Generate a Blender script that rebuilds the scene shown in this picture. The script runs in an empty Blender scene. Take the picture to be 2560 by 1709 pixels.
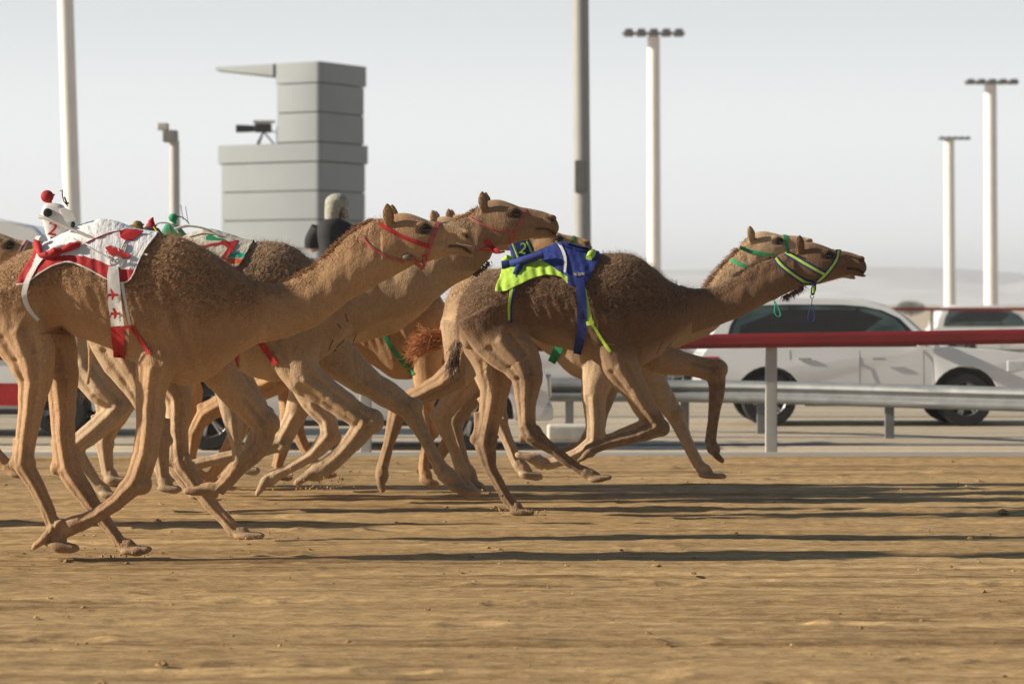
import bpy, bmesh, math, random
import numpy as np
from mathutils import Vector, Matrix
from mathutils.bvhtree import BVHTree
random.seed(7); rng = np.random.default_rng(7)
R = math.radians
sc = bpy.context.scene
C = sc.collection
# ------------------------------------------------------------------ camera, sky, sun
FPX, CX, HY, HC = 7111.0, 1280.0, 752.0, 1.77      # focal length in photo px, centre, horizon row, eye height
cam = bpy.data.cameras.new('camera'); co = bpy.data.objects.new('camera', cam); C.objects.link(co)
cam.lens = 100; cam.sensor_width = 36; cam.clip_end = 6000; cam.clip_start = 0.5
cam.shift_y = (HY - 854.5) / 2560.0
co.location = (0, 0, HC); co.rotation_euler = (R(90), 0, 0)
cam.dof.use_dof = True; cam.dof.focus_distance = 20.6; cam.dof.aperture_fstop = 2.8
sc.camera = co
sc.render.engine = 'CYCLES'
sc.view_settings.view_transform = 'Standard'; sc.view_settings.look = 'None'
sc.view_settings.gamma = 1; sc.view_settings.exposure = 0.48
SUN_EL, SUN_TO = 24, Vector((-0.97, -0.10, 0))
SUN_TO.normalize(); sdir = Vector((SUN_TO.x*math.cos(R(SUN_EL)), SUN_TO.y*math.cos(R(SUN_EL)), math.sin(R(SUN_EL))))
w = bpy.data.worlds.new('World'); sc.world = w; w.use_nodes = True
wn = w.node_tree; bg = wn.nodes['Background']
sky = wn.nodes.new('ShaderNodeTexSky'); sky.sky_type = 'NISHITA'; sky.sun_disc = False
sky.sun_elevation = R(SUN_EL); sky.sun_rotation = math.atan2(SUN_TO.x, SUN_TO.y)
sky.dust_density = 4; sky.air_density = 1.0; sky.altitude = 0
geo = wn.nodes.new('ShaderNodeTexCoord'); sep = wn.nodes.new('ShaderNodeSeparateXYZ')
wn.links.new(geo.outputs['Generated'], sep.inputs[0])
rmp = wn.nodes.new('ShaderNodeValToRGB'); rmp.color_ramp.interpolation = 'EASE'
els = rmp.color_ramp.elements
els[0].position = 0.0; els[0].color = (.81, .812, .805, 1)
els[1].position = 0.12; els[1].color = (.555, .578, .588, 1)
e = els.new(0.05); e.color = (.715, .73, .73, 1)
e = els.new(0.30); e.color = (.27, .34, .42, 1)
e = els.new(0.75); e.color = (.10, .16, .25, 1)
wn.links.new(sep.outputs['Z'], rmp.inputs[0])
mul = wn.nodes.new('ShaderNodeMix'); mul.data_type = 'RGBA'; mul.blend_type = 'MULTIPLY'; mul.inputs[0].default_value = 1
wn.links.new(rmp.outputs[0], mul.inputs[6]); mul.inputs[7].default_value = (10, 10, 10, 1)
dt = wn.nodes.new('ShaderNodeVectorMath'); dt.operation = 'DOT_PRODUCT'; wn.links.new(geo.outputs['Generated'], dt.inputs[0]); dt.inputs[1].default_value = (-.45, .89, 0)
mpr = wn.nodes.new('ShaderNodeMapRange'); mpr.interpolation_type = 'SMOOTHSTEP'; wn.links.new(dt.outputs['Value'], mpr.inputs[0])
mpr.inputs[1].default_value = -.5; mpr.inputs[2].default_value = .75; mpr.inputs[3].default_value = .31; mpr.inputs[4].default_value = 1.0
m2_ = wn.nodes.new('ShaderNodeMix'); m2_.data_type = 'RGBA'; m2_.blend_type = 'MULTIPLY'; m2_.inputs[0].default_value = 1
wn.links.new(mul.outputs[2], m2_.inputs[6]); wn.links.new(mpr.outputs[0], m2_.inputs[7])
mx = wn.nodes.new('ShaderNodeMix'); mx.data_type = 'RGBA'; mx.inputs[0].default_value = 0.92
wn.links.new(sky.outputs[0], mx.inputs[6]); wn.links.new(m2_.outputs[2], mx.inputs[7])
wn.links.new(mx.outputs[2], bg.inputs[0]); bg.inputs[1].default_value = 0.1
sl = bpy.data.lights.new('sun', 'SUN'); sl.energy = 5.0; sl.angle = R(0.8); sl.color = (1.0, .87, .68)
so = bpy.data.objects.new('sun', sl); C.objects.link(so); so.rotation_euler = sdir.to_track_quat('Z', 'Y').to_euler()
so.location = sdir*60

# ------------------------------------------------------------------ helpers
def at(x, y, Y): return Vector(((x-CX)*Y/FPX, Y, HC-(y-HY)*Y/FPX))
def tag(o, label=None, cat=None, group=None, kind=None):
    if label: o['label'] = label
    if cat: o['category'] = cat
    if group: o['group'] = group
    if kind: o['kind'] = kind
    return o
def empty(name, loc, label, cat, group=None):
    o = bpy.data.objects.new(name, None); C.objects.link(o); o.location = loc; o.empty_display_size = .1
    return tag(o, label, cat, group)
def mat(name, col, rough=.6, metal=0, var=.12, scale=8, bump=0, bscale=60, spec=.5, stretch=(1,1,1), coat=0, col2=None):
    m = bpy.data.materials.new(name); m.use_nodes = True; n = m.node_tree; b = n.nodes['Principled BSDF']
    b.inputs['Roughness'].default_value = rough; b.inputs['Metallic'].default_value = metal
    b.inputs['Specular IOR Level'].default_value = spec; b.inputs['Coat Weight'].default_value = coat
    tc = n.nodes.new('ShaderNodeTexCoord'); mp = n.nodes.new('ShaderNodeMapping'); mp.inputs['Scale'].default_value = stretch
    n.links.new(tc.outputs['Object'], mp.inputs[0])
    nz = n.nodes.new('ShaderNodeTexNoise'); nz.inputs['Scale'].default_value = scale; nz.inputs['Detail'].default_value = 6
    n.links.new(mp.outputs[0], nz.inputs[0])
    rp = n.nodes.new('ShaderNodeValToRGB'); rp.color_ramp.elements[0].position = .3; rp.color_ramp.elements[1].position = .7
    a = col2 if col2 else tuple(c*(1-var) for c in col); bb = tuple(min(1, c*(1+var)) for c in col) if not col2 else col
    rp.color_ramp.elements[0].color = (*a, 1); rp.color_ramp.elements[1].color = (*bb, 1)
    n.links.new(nz.outputs[0], rp.inputs[0]); n.links.new(rp.outputs[0], b.inputs['Base Color'])
    if bump:
        n2 = n.nodes.new('ShaderNodeTexNoise'); n2.inputs['Scale'].default_value = bscale; n2.inputs['Detail'].default_value = 4
        n.links.new(mp.outputs[0], n2.inputs[0])
        bp = n.nodes.new('ShaderNodeBump'); bp.inputs['Strength'].default_value = bump; bp.inputs['Distance'].default_value = .01
        n.links.new(n2.outputs[0], bp.inputs['Height']); n.links.new(bp.outputs[0], b.inputs['Normal'])
    return m
def lnk(name, me, parent=None, mats=(), smooth=True):
    for m in mats: me.materials.append(m)
    if smooth and len(me.polygons): me.polygons.foreach_set('use_smooth', [True]*len(me.polygons))
    o = bpy.data.objects.new(name, me); C.objects.link(o)
    if parent:
        o.parent = parent; o.matrix_parent_inverse = Matrix.Translation(-parent.location) if parent.parent is None else Matrix()
        if parent.parent is not None: o.matrix_parent_inverse = Matrix.Identity(4)
    return o
class MB:
    """collects shapes in world coordinates, linked as one mesh"""
    def __init__(s): s.v=[]; s.f=[]; s.m=[]
    def add(s, v, f, mi=0):
        k=len(s.v); s.v += [tuple(p) for p in v]; s.f += [tuple(i+k for i in q) for q in f]; s.m += [mi]*len(f); return s
    def box(s, a, b, mi=0):
        (x0,y0,z0),(x1,y1,z1)=a,b
        v=[(x0,y0,z0),(x1,y0,z0),(x1,y1,z0),(x0,y1,z0),(x0,y0,z1),(x1,y0,z1),(x1,y1,z1),(x0,y1,z1)]
        return s.add(v,[(0,3,2,1),(4,5,6,7),(0,1,5,4),(1,2,6,5),(2,3,7,6),(3,0,4,7)],mi)
    def rings(s, rs, mi=0, cap=True, closed=True):
        n=len(rs[0]); v=[p for r in rs for p in r]; f=[]
        for i in range(len(rs)-1):
            for j in range(n if closed else n-1):
                k=(j+1)%n; f.append((i*n+j,i*n+k,(i+1)*n+k,(i+1)*n+j))
        if cap and closed: f.append(tuple(range(n))[::-1]); f.append(tuple((len(rs)-1)*n+j for j in range(n)))
        return s.add(v,f,mi)
    def tube(s, pts, rad, n=10, mi=0, lat=1.0):
        pts=[Vector(p) for p in pts]; rr = rad if hasattr(rad,'__len__') else [rad]*len(pts); rs=[]; up=None
        for i,p in enumerate(pts):
            t=(pts[min(i+1,len(pts)-1)]-pts[max(i-1,0)])
            t = t.normalized() if t.length>1e-9 else Vector((0,0,1))
            if up is None: up = Vector((0,1,0)) if abs(t.y)<.9 else Vector((1,0,0))
            a=(up-t*up.dot(t)).normalized(); b=t.cross(a); up=a
            rs.append([p+a*(math.cos(q*2*math.pi/n)*rr[i]*lat)+b*(math.sin(q*2*math.pi/n)*rr[i]) for q in range(n)])
        return s.rings(rs,mi)
    def ell(s, c, r, rot=None, n=16, mi=0):
        c=Vector(c); rs=[]
        for i in range(1,n):
            th=math.pi*i/n; ring=[]
            for j in range(n):
                ph=2*math.pi*j/n; p=Vector((math.cos(th)*r[0], math.sin(th)*math.cos(ph)*r[1], math.sin(th)*math.sin(ph)*r[2]))
                if rot is not None: p = rot@p
                ring.append(c+p)
            rs.append(ring)
        return s.rings(rs,mi)
    def lathe(s, prof, c, axis='Z', n=24, mi=0):
        shut=len(prof)>2 and prof[0]==prof[-1]
        c=Vector(c); rs=[]
        for r,h in prof:
            ring=[]
            for j in range(n):
                a=2*math.pi*j/n
                p = Vector((r*math.cos(a), r*math.sin(a), h)) if axis=='Z' else (Vector((r*math.cos(a), h, r*math.sin(a))) if axis=='Y' else Vector((h, r*math.cos(a), r*math.sin(a))))
                ring.append(c+p)
            rs.append(ring)
        return s.rings(rs,mi,cap=not shut)
    def mesh(s, name):
        me=bpy.data.meshes.new(name); me.from_pydata(s.v,[],s.f); me.polygons.foreach_set('material_index', s.m); me.update()
        return me
    def build(s, name, mats, parent=None, smooth=True, bevel=0, fix=True):
        me=s.mesh(name)
        if fix:
            bm=bmesh.new(); bm.from_mesh(me); bmesh.ops.recalc_face_normals(bm, faces=bm.faces); bm.to_mesh(me); bm.free()
        o=lnk(name,me,parent, mats if isinstance(mats,(list,tuple)) else [mats], smooth)
        if bevel:
            b=o.modifiers.new('bevel','BEVEL'); b.width=bevel; b.segments=2; b.limit_method='ANGLE'; b.angle_limit=R(40)
            o.modifiers.new('wn','WEIGHTED_NORMAL')
        elif smooth:
            if hasattr(me,'set_sharp_from_angle'): me.set_sharp_from_angle(angle=R(45))
        return o
def cr(pts, n=5):
    """Catmull-Rom through tuples"""
    P=np.array(pts,float); out=[]
    for i in range(len(P)-1):
        p0=P[max(i-1,0)];p1=P[i];p2=P[i+1];p3=P[min(i+2,len(P)-1)]
        for k in range(n):
            t=k/n; out.append(.5*((2*p1)+(-p0+p2)*t+(2*p0-5*p1+4*p2-p3)*t*t+(-p0+3*p1-3*p2+p3)*t**3))
    out.append(P[-1]); return np.array(out)
def limb(pts,n=4):
    a=cr(pts,n); P=np.array(pts,float); lin=np.array([P[i]*(1-k/n)+P[i+1]*k/n for i in range(len(P)-1) for k in range(n)]+[P[-1]])
    a[:,:2]=.4*a[:,:2]+.6*lin[:,:2]; return a
def smst(a,b,x):
    t=np.clip((x-a)/(b-a),0,1); return t*t*(3-2*t)

# ------------------------------------------------------------------ ground, track, road
def ground_mat(name, c1, c2, c3, st, scale, bump):
    m=bpy.data.materials.new(name); m.use_nodes=True; n=m.node_tree; b=n.nodes['Principled BSDF']; b.inputs['Roughness'].default_value=.95
    b.inputs['Specular IOR Level'].default_value=.15
    tc=n.nodes.new('ShaderNodeTexCoord')
    def noise(stv,scv,det=5,rough=.6):
        mp=n.nodes.new('ShaderNodeMapping'); mp.inputs['Scale'].default_value=stv; n.links.new(tc.outputs['Object'],mp.inputs[0])
        z=n.nodes.new('ShaderNodeTexNoise'); z.inputs['Scale'].default_value=scv; z.inputs['Detail'].default_value=det; z.inputs['Roughness'].default_value=rough
        n.links.new(mp.outputs[0],z.inputs[0]); return z
    a=noise(st,scale); d=noise((st[0]*2.2,st[1]*3.5,1),scale); g=noise((.22,1,1),34,4)
    def ramp(src,p0,p1,k0,k1):
        r=n.nodes.new('ShaderNodeValToRGB'); r.color_ramp.elements[0].position=p0; r.color_ramp.elements[1].position=p1
        r.color_ramp.elements[0].color=(*k0,1); r.color_ramp.elements[1].color=(*k1,1); n.links.new(src.outputs[0],r.inputs[0]); return r
    r1=ramp(a,.40,.60,c1,c2); r2=ramp(d,.38,.60,(0,0,0),(1,1,1)); r3=ramp(g,.3,.7,(.66,.66,.66),(1.2,1.2,1.2))
    m1=n.nodes.new('ShaderNodeMix'); m1.data_type='RGBA'; n.links.new(r2.outputs[0],m1.inputs[0]); m1.inputs[6].default_value=(*c3,1); n.links.new(r1.outputs[0],m1.inputs[7])
    m2=n.nodes.new('ShaderNodeMix'); m2.data_type='RGBA'; m2.blend_type='MULTIPLY'; m2.inputs[0].default_value=1
    n.links.new(m1.outputs[2],m2.inputs[6]); n.links.new(r3.outputs[0],m2.inputs[7]); n.links.new(m2.outputs[2],b.inputs['Base Color'])
    ad=n.nodes.new('ShaderNodeMath'); ad.operation='ADD'; n.links.new(d.outputs[0],ad.inputs[0]); n.links.new(g.outputs[0],ad.inputs[1])
    bp=n.nodes.new('ShaderNodeBump'); bp.inputs['Strength'].default_value=bump; bp.inputs['Distance'].default_value=.03
    n.links.new(ad.outputs[0],bp.inputs['Height']); n.links.new(bp.outputs[0],b.inputs['Normal'])
    return m
M_track=ground_mat('raked_sand_shade_streaked',(.22,.138,.064),(.60,.41,.205),(.43,.288,.14),(.045,1.9,1),1.8,.75)  # dark streaks put clod and furrow shading into the raked sand's colour
M_verge=ground_mat('pale_sand',(.52,.43,.31),(.72,.61,.46),(.58,.49,.36),(.03,.8,1),.9,.3)
def sheet(name,x0,x1,y0,y1,z,m,nx=1,ny=1):
    X=np.linspace(x0,x1,nx+1); Yv=np.linspace(y0,y1,ny+1)
    v=[(x,y,z) for y in Yv for x in X]; f=[(j*(nx+1)+i,j*(nx+1)+i+1,(j+1)*(nx+1)+i+1,(j+1)*(nx+1)+i) for j in range(ny) for i in range(nx)]
    mb=MB(); mb.add(v,f); return tag(mb.build(name,m,fix=False),kind='structure')
sheet('ground',-2500,2500,-60,4500,-.055,M_verge)
# harrowed track: real furrows, clods and hoof dents
def vnoise(x,y,seed):
    g=np.random.default_rng(seed).random((256,256)); xi=np.floor(x).astype(int); yi=np.floor(y).astype(int); fx=x-xi; fy=y-yi
    fx=fx*fx*(3-2*fx); fy=fy*fy*(3-2*fy); G=lambda a,b: g[a%256,b%256]
    return (G(xi,yi)*(1-fx)+G(xi+1,yi)*fx)*(1-fy)+(G(xi,yi+1)*(1-fx)+G(xi+1,yi+1)*fx)*fy-.5
def track():
    ys=np.concatenate([[2],np.geomspace(10,32.6,900)]); xs=np.linspace(-1,1,420)
    Yg,Xn=np.meshgrid(ys,xs,indexing='ij'); X=Xn*(Yg*.21+1.2)
    z=.028*vnoise(X*.2,Yg*3.3,1)+.026*vnoise(X*.6,Yg*8,2)+.018*vnoise(X*2.4,Yg*16,3)+.012*vnoise(X*7,Yg*24,4)
    for k in range(150):
        hx=rng.uniform(-6.5,6.5); hy=rng.uniform(12,31); s=rng.uniform(.07,.12)
        q=((X-hx)/(s*1.3))**2+((Yg-hy)/s)**2
        z+= -.018*np.exp(-q)+.007*np.exp(-((np.sqrt(q)-1.6)/.35)**2)
    z[0]=0; edge=smst(32.6,32.2,Yg); z*=edge
    n0,n1=X.shape; v=np.stack([X,Yg,z],-1).reshape(-1,3)
    idx=np.arange(n0*n1).reshape(n0,n1); f=np.stack([idx[:-1,:-1],idx[:-1,1:],idx[1:,1:],idx[1:,:-1]],-1).reshape(-1,4)
    me=bpy.data.meshes.new('track'); me.from_pydata(v.tolist(),[],f.tolist()); me.update()
    o=lnk('track',me,None,[M_track]); tag(o,kind='structure')
    # clods thrown up by the hooves
    mb=MB()
    for k in range(500):
        y=rng.uniform(12.2,31.5); x=rng.uniform(-1,1)*(y*.185+.3); s=rng.gamma(2.0,.005)+.003
        rs=[s*rng.uniform(.7,1.4),s*rng.uniform(.7,1.3),s*rng.uniform(.45,.9)]
        rot=Matrix.Rotation(rng.uniform(0,6.3),3,'Z')
        v=[]
        for d in ((1,0,0),(-1,0,0),(0,1,0),(0,-1,0),(0,0,1),(.6,.6,.5),(-.6,.5,.6),(.5,-.6,.6),(-.6,-.6,.5)):
            p=rot@Vector((d[0]*rs[0],d[1]*rs[1],d[2]*rs[2])); v.append((p.x+x,p.y+y,p.z+.004))
        mb.add(v,[(0,5,4),(0,4,7),(2,6,4),(2,4,5),(1,8,4),(1,4,6),(3,7,4),(3,4,8),(0,2,5),(2,1,6),(1,3,8),(3,0,7)])
    tag(mb.build('sand_clods',M_track,smooth=False,fix=False),'loose clods of brown sand scattered over the track','sand',kind='stuff')
track()
sheet('track_shoulder',-30,30,32.6,33.9,-.03,mat('grey_concrete',(.27,.27,.26),.9,var=.15,scale=2,bump=.3,stretch=(.2,1,1)),)
M_road=ground_mat('dusty_road',(.40,.34,.26),(.56,.48,.37),(.47,.40,.30),(.02,.7,1),.8,.2)
sheet('road',-120,120,36.4,62,-.050,M_road)
for i,(a,b_) in enumerate(((35.9,36.4),(37.9,38.12),(39.4,39.48),(44.5,44.8))):
    sheet('road_edge_line',-60,60,a,b_,-.045,mat('edge_grey',(.20,.19,.18) if i!=2 else (.62,.6,.56),.9,scale=3,stretch=(.1,1,1)))
# distant dunes
def dunes():
    md=[mat('far_dune_hazed',(.76,.76,.79),.95,scale=.02,bump=0),mat('far_dune_hazed_dark',(.68,.69,.73),.95,scale=.02)]  # haze paleness put into the sand colours; every second ridge slightly darker
    for k,(Y0,h,x0,seed) in enumerate(((1450,9,0,3),(1650,13,0,5),(1850,18,20,9),(2150,27,-50,11))):
        xs=np.linspace(-900,900,240); rs=[]
        for j,(dy,f) in enumerate(((-60,0),(-30,.35),(0,1),(30,.9),(90,.0))):
            hh=h*(.35+.9*(vnoise(xs/(55+k*25)+seed,xs*0+seed,seed)+.5))*smst(x0-260,x0+60,xs)*f
            rs.append([(x*(1+k*.4),Y0+dy+6*math.sin(x/40+j),z-.06) for x,z in zip(xs,hh)])
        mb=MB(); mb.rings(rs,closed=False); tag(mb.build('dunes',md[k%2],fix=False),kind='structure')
dunes()
# ------------------------------------------------------------------ camels
def coat_mat(name, tan, wool, dark, belly=None):
    m=bpy.data.materials.new(name); m.use_nodes=True; n=m.node_tree; b=n.nodes['Principled BSDF']
    b.inputs['Roughness'].default_value=.8; b.inputs['Specular IOR Level'].default_value=.25
    b.inputs['Sheen Weight'].default_value=.35; b.inputs['Sheen Roughness'].default_value=.45; b.inputs['Sheen Tint'].default_value=(1,.8,.55,1)
    at_=n.nodes.new('ShaderNodeAttribute'); at_.attribute_name='coat'; sp=n.nodes.new('ShaderNodeSeparateColor'); n.links.new(at_.outputs['Color'],sp.inputs[0])
    tc=n.nodes.new('ShaderNodeTexCoord')
    def noise(s,det=4,dist=0,st=(1,1,1)):
        mp=n.nodes.new('ShaderNodeMapping'); mp.inputs['Scale'].default_value=st; n.links.new(tc.outputs['Object'],mp.inputs[0])
        z=n.nodes.new('ShaderNodeTexNoise'); z.inputs['Scale'].default_value=s; z.inputs['Detail'].default_value=det; z.inputs['Distortion'].default_value=dist
        n.links.new(mp.outputs[0],z.inputs[0]); return z.outputs[0]
    def math_(op,a,b_=None,c=None):
        q=n.nodes.new('ShaderNodeMath'); q.operation=op
        for i,x in enumerate((a,b_,c)):
            if x is None: continue
            if isinstance(x,(int,float)): q.inputs[i].default_value=x
            else: n.links.new(x,q.inputs[i])
        return q.outputs[0]
    def mix(f,a,b_,bl='MIX'):
        q=n.nodes.new('ShaderNodeMix'); q.data_type='RGBA'; q.blend_type=bl
        for i,x in ((0,f),(6,a),(7,b_)):
            if isinstance(x,(int,float)): q.inputs[i].default_value=x
            elif isinstance(x,tuple): q.inputs[i].default_value=(*x,1)
            else: n.links.new(x,q.inputs[i])
        return q.outputs[2]
    curl=noise(34,3,1.6); curl2=noise(15,3,1.0); fine=noise(150,4,0,(1,1,.45)); whorl=noise(30,6,2.2,(1,1,.42)); big=noise(3.2,4)
    t2=tuple(min(1,c*1.18) for c in tan)
    base=mix(big,tuple(c*.82 for c in tan),t2)
    lt=belly or tuple(min(1,c*1.22) for c in tan)
    base=mix(math_('MULTIPLY',sp.outputs[2],.75),base,lt)
    mr=n.nodes.new('ShaderNodeMapRange'); mr.inputs[1].default_value=.38; mr.inputs[2].default_value=.60; n.links.new(curl,mr.inputs[0])
    base=mix(math_('MULTIPLY',at_.outputs['Alpha'],.9),base,tuple(min(1,c*1.15) for c in wool))
    wl=mix(mr.outputs[0],tuple(c*.55 for c in wool),tuple(min(1,c*1.38) for c in wool))
    wf=math_('SMOOTH_MIN',math_('MULTIPLY',sp.outputs[0],math_('ADD',math_('MULTIPLY',curl2,.9),.40)),1,.1)
    col=mix(wf,base,wl)
    mr2=n.nodes.new('ShaderNodeMapRange'); mr2.inputs[1].default_value=.3; mr2.inputs[2].default_value=.7; mr2.inputs[3].default_value=.72; mr2.inputs[4].default_value=1.26; n.links.new(math_('ADD',math_('MULTIPLY',fine,.5),math_('MULTIPLY',whorl,.5)),mr2.inputs[0])
    col=mix(1.0,col,mr2.outputs[0],'MULTIPLY')
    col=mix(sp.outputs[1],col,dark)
    n.links.new(col,b.inputs['Base Color'])
    h=math_('ADD',math_('MULTIPLY',math_('MULTIPLY',math_('ADD',curl,math_('MULTIPLY',curl2,.6)),sp.outputs[0]),2.6),math_('ADD',math_('MULTIPLY',fine,.40),math_('MULTIPLY',whorl,.35)))
    h=math_('ADD',h,math_('MULTIPLY',noise(9,4,.6,(1.2,1,.35)),.8))
    bp=n.nodes.new('ShaderNodeBump'); bp.inputs['Strength'].default_value=.8; bp.inputs['Distance'].default_value=.014
    n.links.new(h,bp.inputs['Height']); n.links.new(bp.outputs[0],b.inputs['Normal'])
    return m
COAT={
 'A':coat_mat('golden_brown_coat',(.42,.265,.15),(.27,.150,.077),(.045,.028,.02)),
 'B':coat_mat('grey_tan_coat',(.41,.275,.165),(.20,.12,.07),(.035,.022,.017),(.52,.37,.235)),
 'G':coat_mat('dark_brown_coat',(.22,.135,.08),(.125,.069,.040),(.02,.013,.01),(.42,.28,.175)),
 'P':coat_mat('pale_cream_coat',(.47,.335,.215),(.34,.215,.12),(.05,.032,.024),(.58,.43,.29)),
 'O':coat_mat('sandy_orange_coat',(.45,.28,.15),(.31,.175,.09),(.05,.028,.02))}
M_eye=mat('dark_wet_eye',(.012,.009,.008),.08,spec=.8); M_lash=mat('eyelid_hair',(.05,.035,.025),.9)
M_tuft={'orange':mat('orange_tail_hair',(.62,.27,.10),.7,scale=60,col2=(.36,.14,.05)),'dark':mat('dark_tail_hair',(.07,.035,.022),.7,scale=60),'mane':mat('mane_hair',(.36,.18,.08),.8,scale=50,col2=(.24,.12,.06)),
        'manedark':mat('dark_mane_hair',(.13,.075,.045),.8,scale=50)}
HEAD=[(-.10,.07,.07,.50,.115),(-.02,.02,.13,.475,.135),(.12,-.070,.25,.462,.160),(.25,-.088,.345,.450,.172),(.38,-.050,.44,.425,.168),(.50,-.004,.55,.395,.135),
      (.62,.018,.65,.368,.108),(.74,.042,.745,.335,.098),(.83,.072,.82,.315,.102),(.895,.105,.88,.305,.098),(.945,.175,.935,.300,.075),(.962,.235,.955,.285,.04)]
WH={'A':(.36,.20,.095),'B':(.28,.165,.09),'G':(.21,.12,.065),'H':(.45,.29,.16)}
class Camel:
    def __init__(s, key, px_m, trunk, neck, head, legs, coat, tail=None, voxel=.012, narrow=.55, mane=None, label='', tuft='dark', wool_lo=.55, tailtuft=None, hair=0, ears=2, tint=.35, headtint=0, legdark=.12):
        s.tint=tint; s.headtint=headtint; s.legdark=legdark
        s.px=px_m; s.Y=FPX/px_m; s.trunk=np.array(trunk,float); s.neck=neck; s.head=head; s.key=key; s.wool_lo=wool_lo
        Y=s.Y; mb=MB(); N=28
        W=lambda x,y,dy=0: at(x,y,Y)+Vector((0,dy,0))
        T=cr(trunk,3); rs=[]
        for x,yt,yb,hw in T:
            a=W(x,yt); b=W(x,yb); mz=(a.z+b.z)/2; hz=(a.z-b.z)/2; ring=[]
            hump=narrow*math.exp(-((x-s.hump_x())/(.30*px_m))**2)
            for j in range(N):
                t=2*math.pi*j/N; sn=math.sin(t); cs=math.cos(t)
                k=1-hump*max(0,sn)**1.5*.9 if sn>0 else 1-.28*(-sn)**2
                sx=math.copysign(abs(cs)**.85,cs)
                ring.append((a.x, Y+sx*hw*k, mz+hz*sn - .0*hz))
            rs.append(ring)
        mb.rings(rs)
        # neck
        nk=[(xt,yt,xb,yb,.5*math.hypot(xt-xb,yt-yb)/px_m*.60) for xt,yt,xb,yb in neck]
        P,L,tilt=head[0:2],head[2],head[3]; s.P=P; s.L=L; ct,st=math.cos(R(tilt)),math.sin(R(tilt))
        s.h2p=lambda a,b: (P[0]+(a*ct-b*st)*L, P[1]+(a*st+b*ct)*L)
        Lm=L/px_m
        def ring4(xt,yt,xb,yb,hw,pw=1.0,nar=.25):
            a=W(xt,yt); b=W(xb,yb); mid=(a+b)/2; h=(a-b)/2; r=[]
            for j in range(N):
                t=2*math.pi*j/N; sn=math.sin(t); cs=math.cos(t)
                r.append(mid+h*sn+Vector((0,math.copysign(abs(cs)**pw,cs)*hw*(1-nar*max(0,sn)**2),0)))
            return r
        mb.rings([ring4(*q) for q in cr(nk,4)])
        hs=[(*s.h2p(a,b),*s.h2p(c,d),wd*Lm) for a,b,c,d,wd in HEAD]
        mb.rings([ring4(*q,.85,.22) for q in cr(hs,3)])
        # join between neck and head
        last=nk[-1]; h1=(*s.h2p(.10,-.03),*s.h2p(.20,.45),.13*Lm)
        mb.rings([ring4(*last),ring4(*[.5*(p+q) for p,q in zip(last,h1)]),ring4(*h1)])
        # lower lip and chin, jaw
        lj=[(.45,.36,.035),(.62,.325,.036),(.76,.308,.038),(.86,.322,.041),(.925,.340,.034),(.955,.348,.020)]
        mb.tube([W(*s.h2p(a,b)) for a,b,_ in lj],[r*Lm for *_,r in lj],12,lat=1.7)
        # brow ridges, cheeks, nostril swell
        for sg in (-1,1):
            mb.ell(W(*s.h2p(.40,.035),sg*.125*Lm),(.075*Lm,.036*Lm,.036*Lm),n=10)
            mb.ell(W(*s.h2p(.40,.26),sg*.085*Lm),(.16*Lm,.07*Lm,.12*Lm),n=10)
            mb.ell(W(*s.h2p(.88,.13),sg*.05*Lm),(.05*Lm,.035*Lm,.040*Lm),n=10)
            er=[(.085,.06,.045),(.078,.01,.056),(.072,-.05,.066),(.066,-.105,.060),(.062,-.152,.038),(.060,-.185,.015)]
            off=[.115,.135,.15,.158,.158,.155]
            pts=[W(*s.h2p(a+(.035 if sg>0 else 0),b),sg*o*Lm) for (a,b,_),o in zip(er,off)]
            if ears: mb.tube(pts,[max(.009,r*Lm) for *_,r in er],10,lat=.42)
        # legs
        s.legpts=[]
        for sd,kind,pts,foot in legs:
            base=.17 if kind=='f' else .18
            q=[]; 
            for i,p in enumerate(pts):
                f=i/(len(pts)-1); dy=sd*(base*(1-.30*f)) ; q.append((p[0],p[1],p[2],dy))
            q=limb(q,4); ctr=[W(x,y,dy) for x,y,r,dy in q]; rad=[max(r,4)/px_m for x,y,r,dy in q]
            n=16; rsl=[]
            for i,p in enumerate(ctr):
                t=(ctr[min(i+1,len(ctr)-1)]-ctr[max(i-1,0)]).normalized(); u=Vector((0,1,0)); u=(u-t*u.dot(t)).normalized(); v=t.cross(u)
                la=min(rad[i]*.86,.125) if rad[i]>.07 else rad[i]*.86
                rsl.append([p+u*math.cos(2*math.pi*k/n)*la+v*math.sin(2*math.pi*k/n)*rad[i] for k in range(n)])
            mb.rings(rsl)
            s.legpts.append((kind,sd,[(x,y) for x,y,*_ in pts],foot,pts))
            # tendon behind the cannon bone, heel of the hock, joint knob
            best=0;j=None
            for i in range(2,len(pts)-1):
                v0=Vector((pts[i][0]-pts[i-1][0],pts[i][1]-pts[i-1][1])); v1=Vector((pts[i+1][0]-pts[i][0],pts[i+1][1]-pts[i][1]))
                ang=v0.angle(v1) if v0.length and v1.length else 0
                if i>=len(pts)-5 and i<=len(pts)-2 and ang>best: best=ang;j=i
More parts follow.
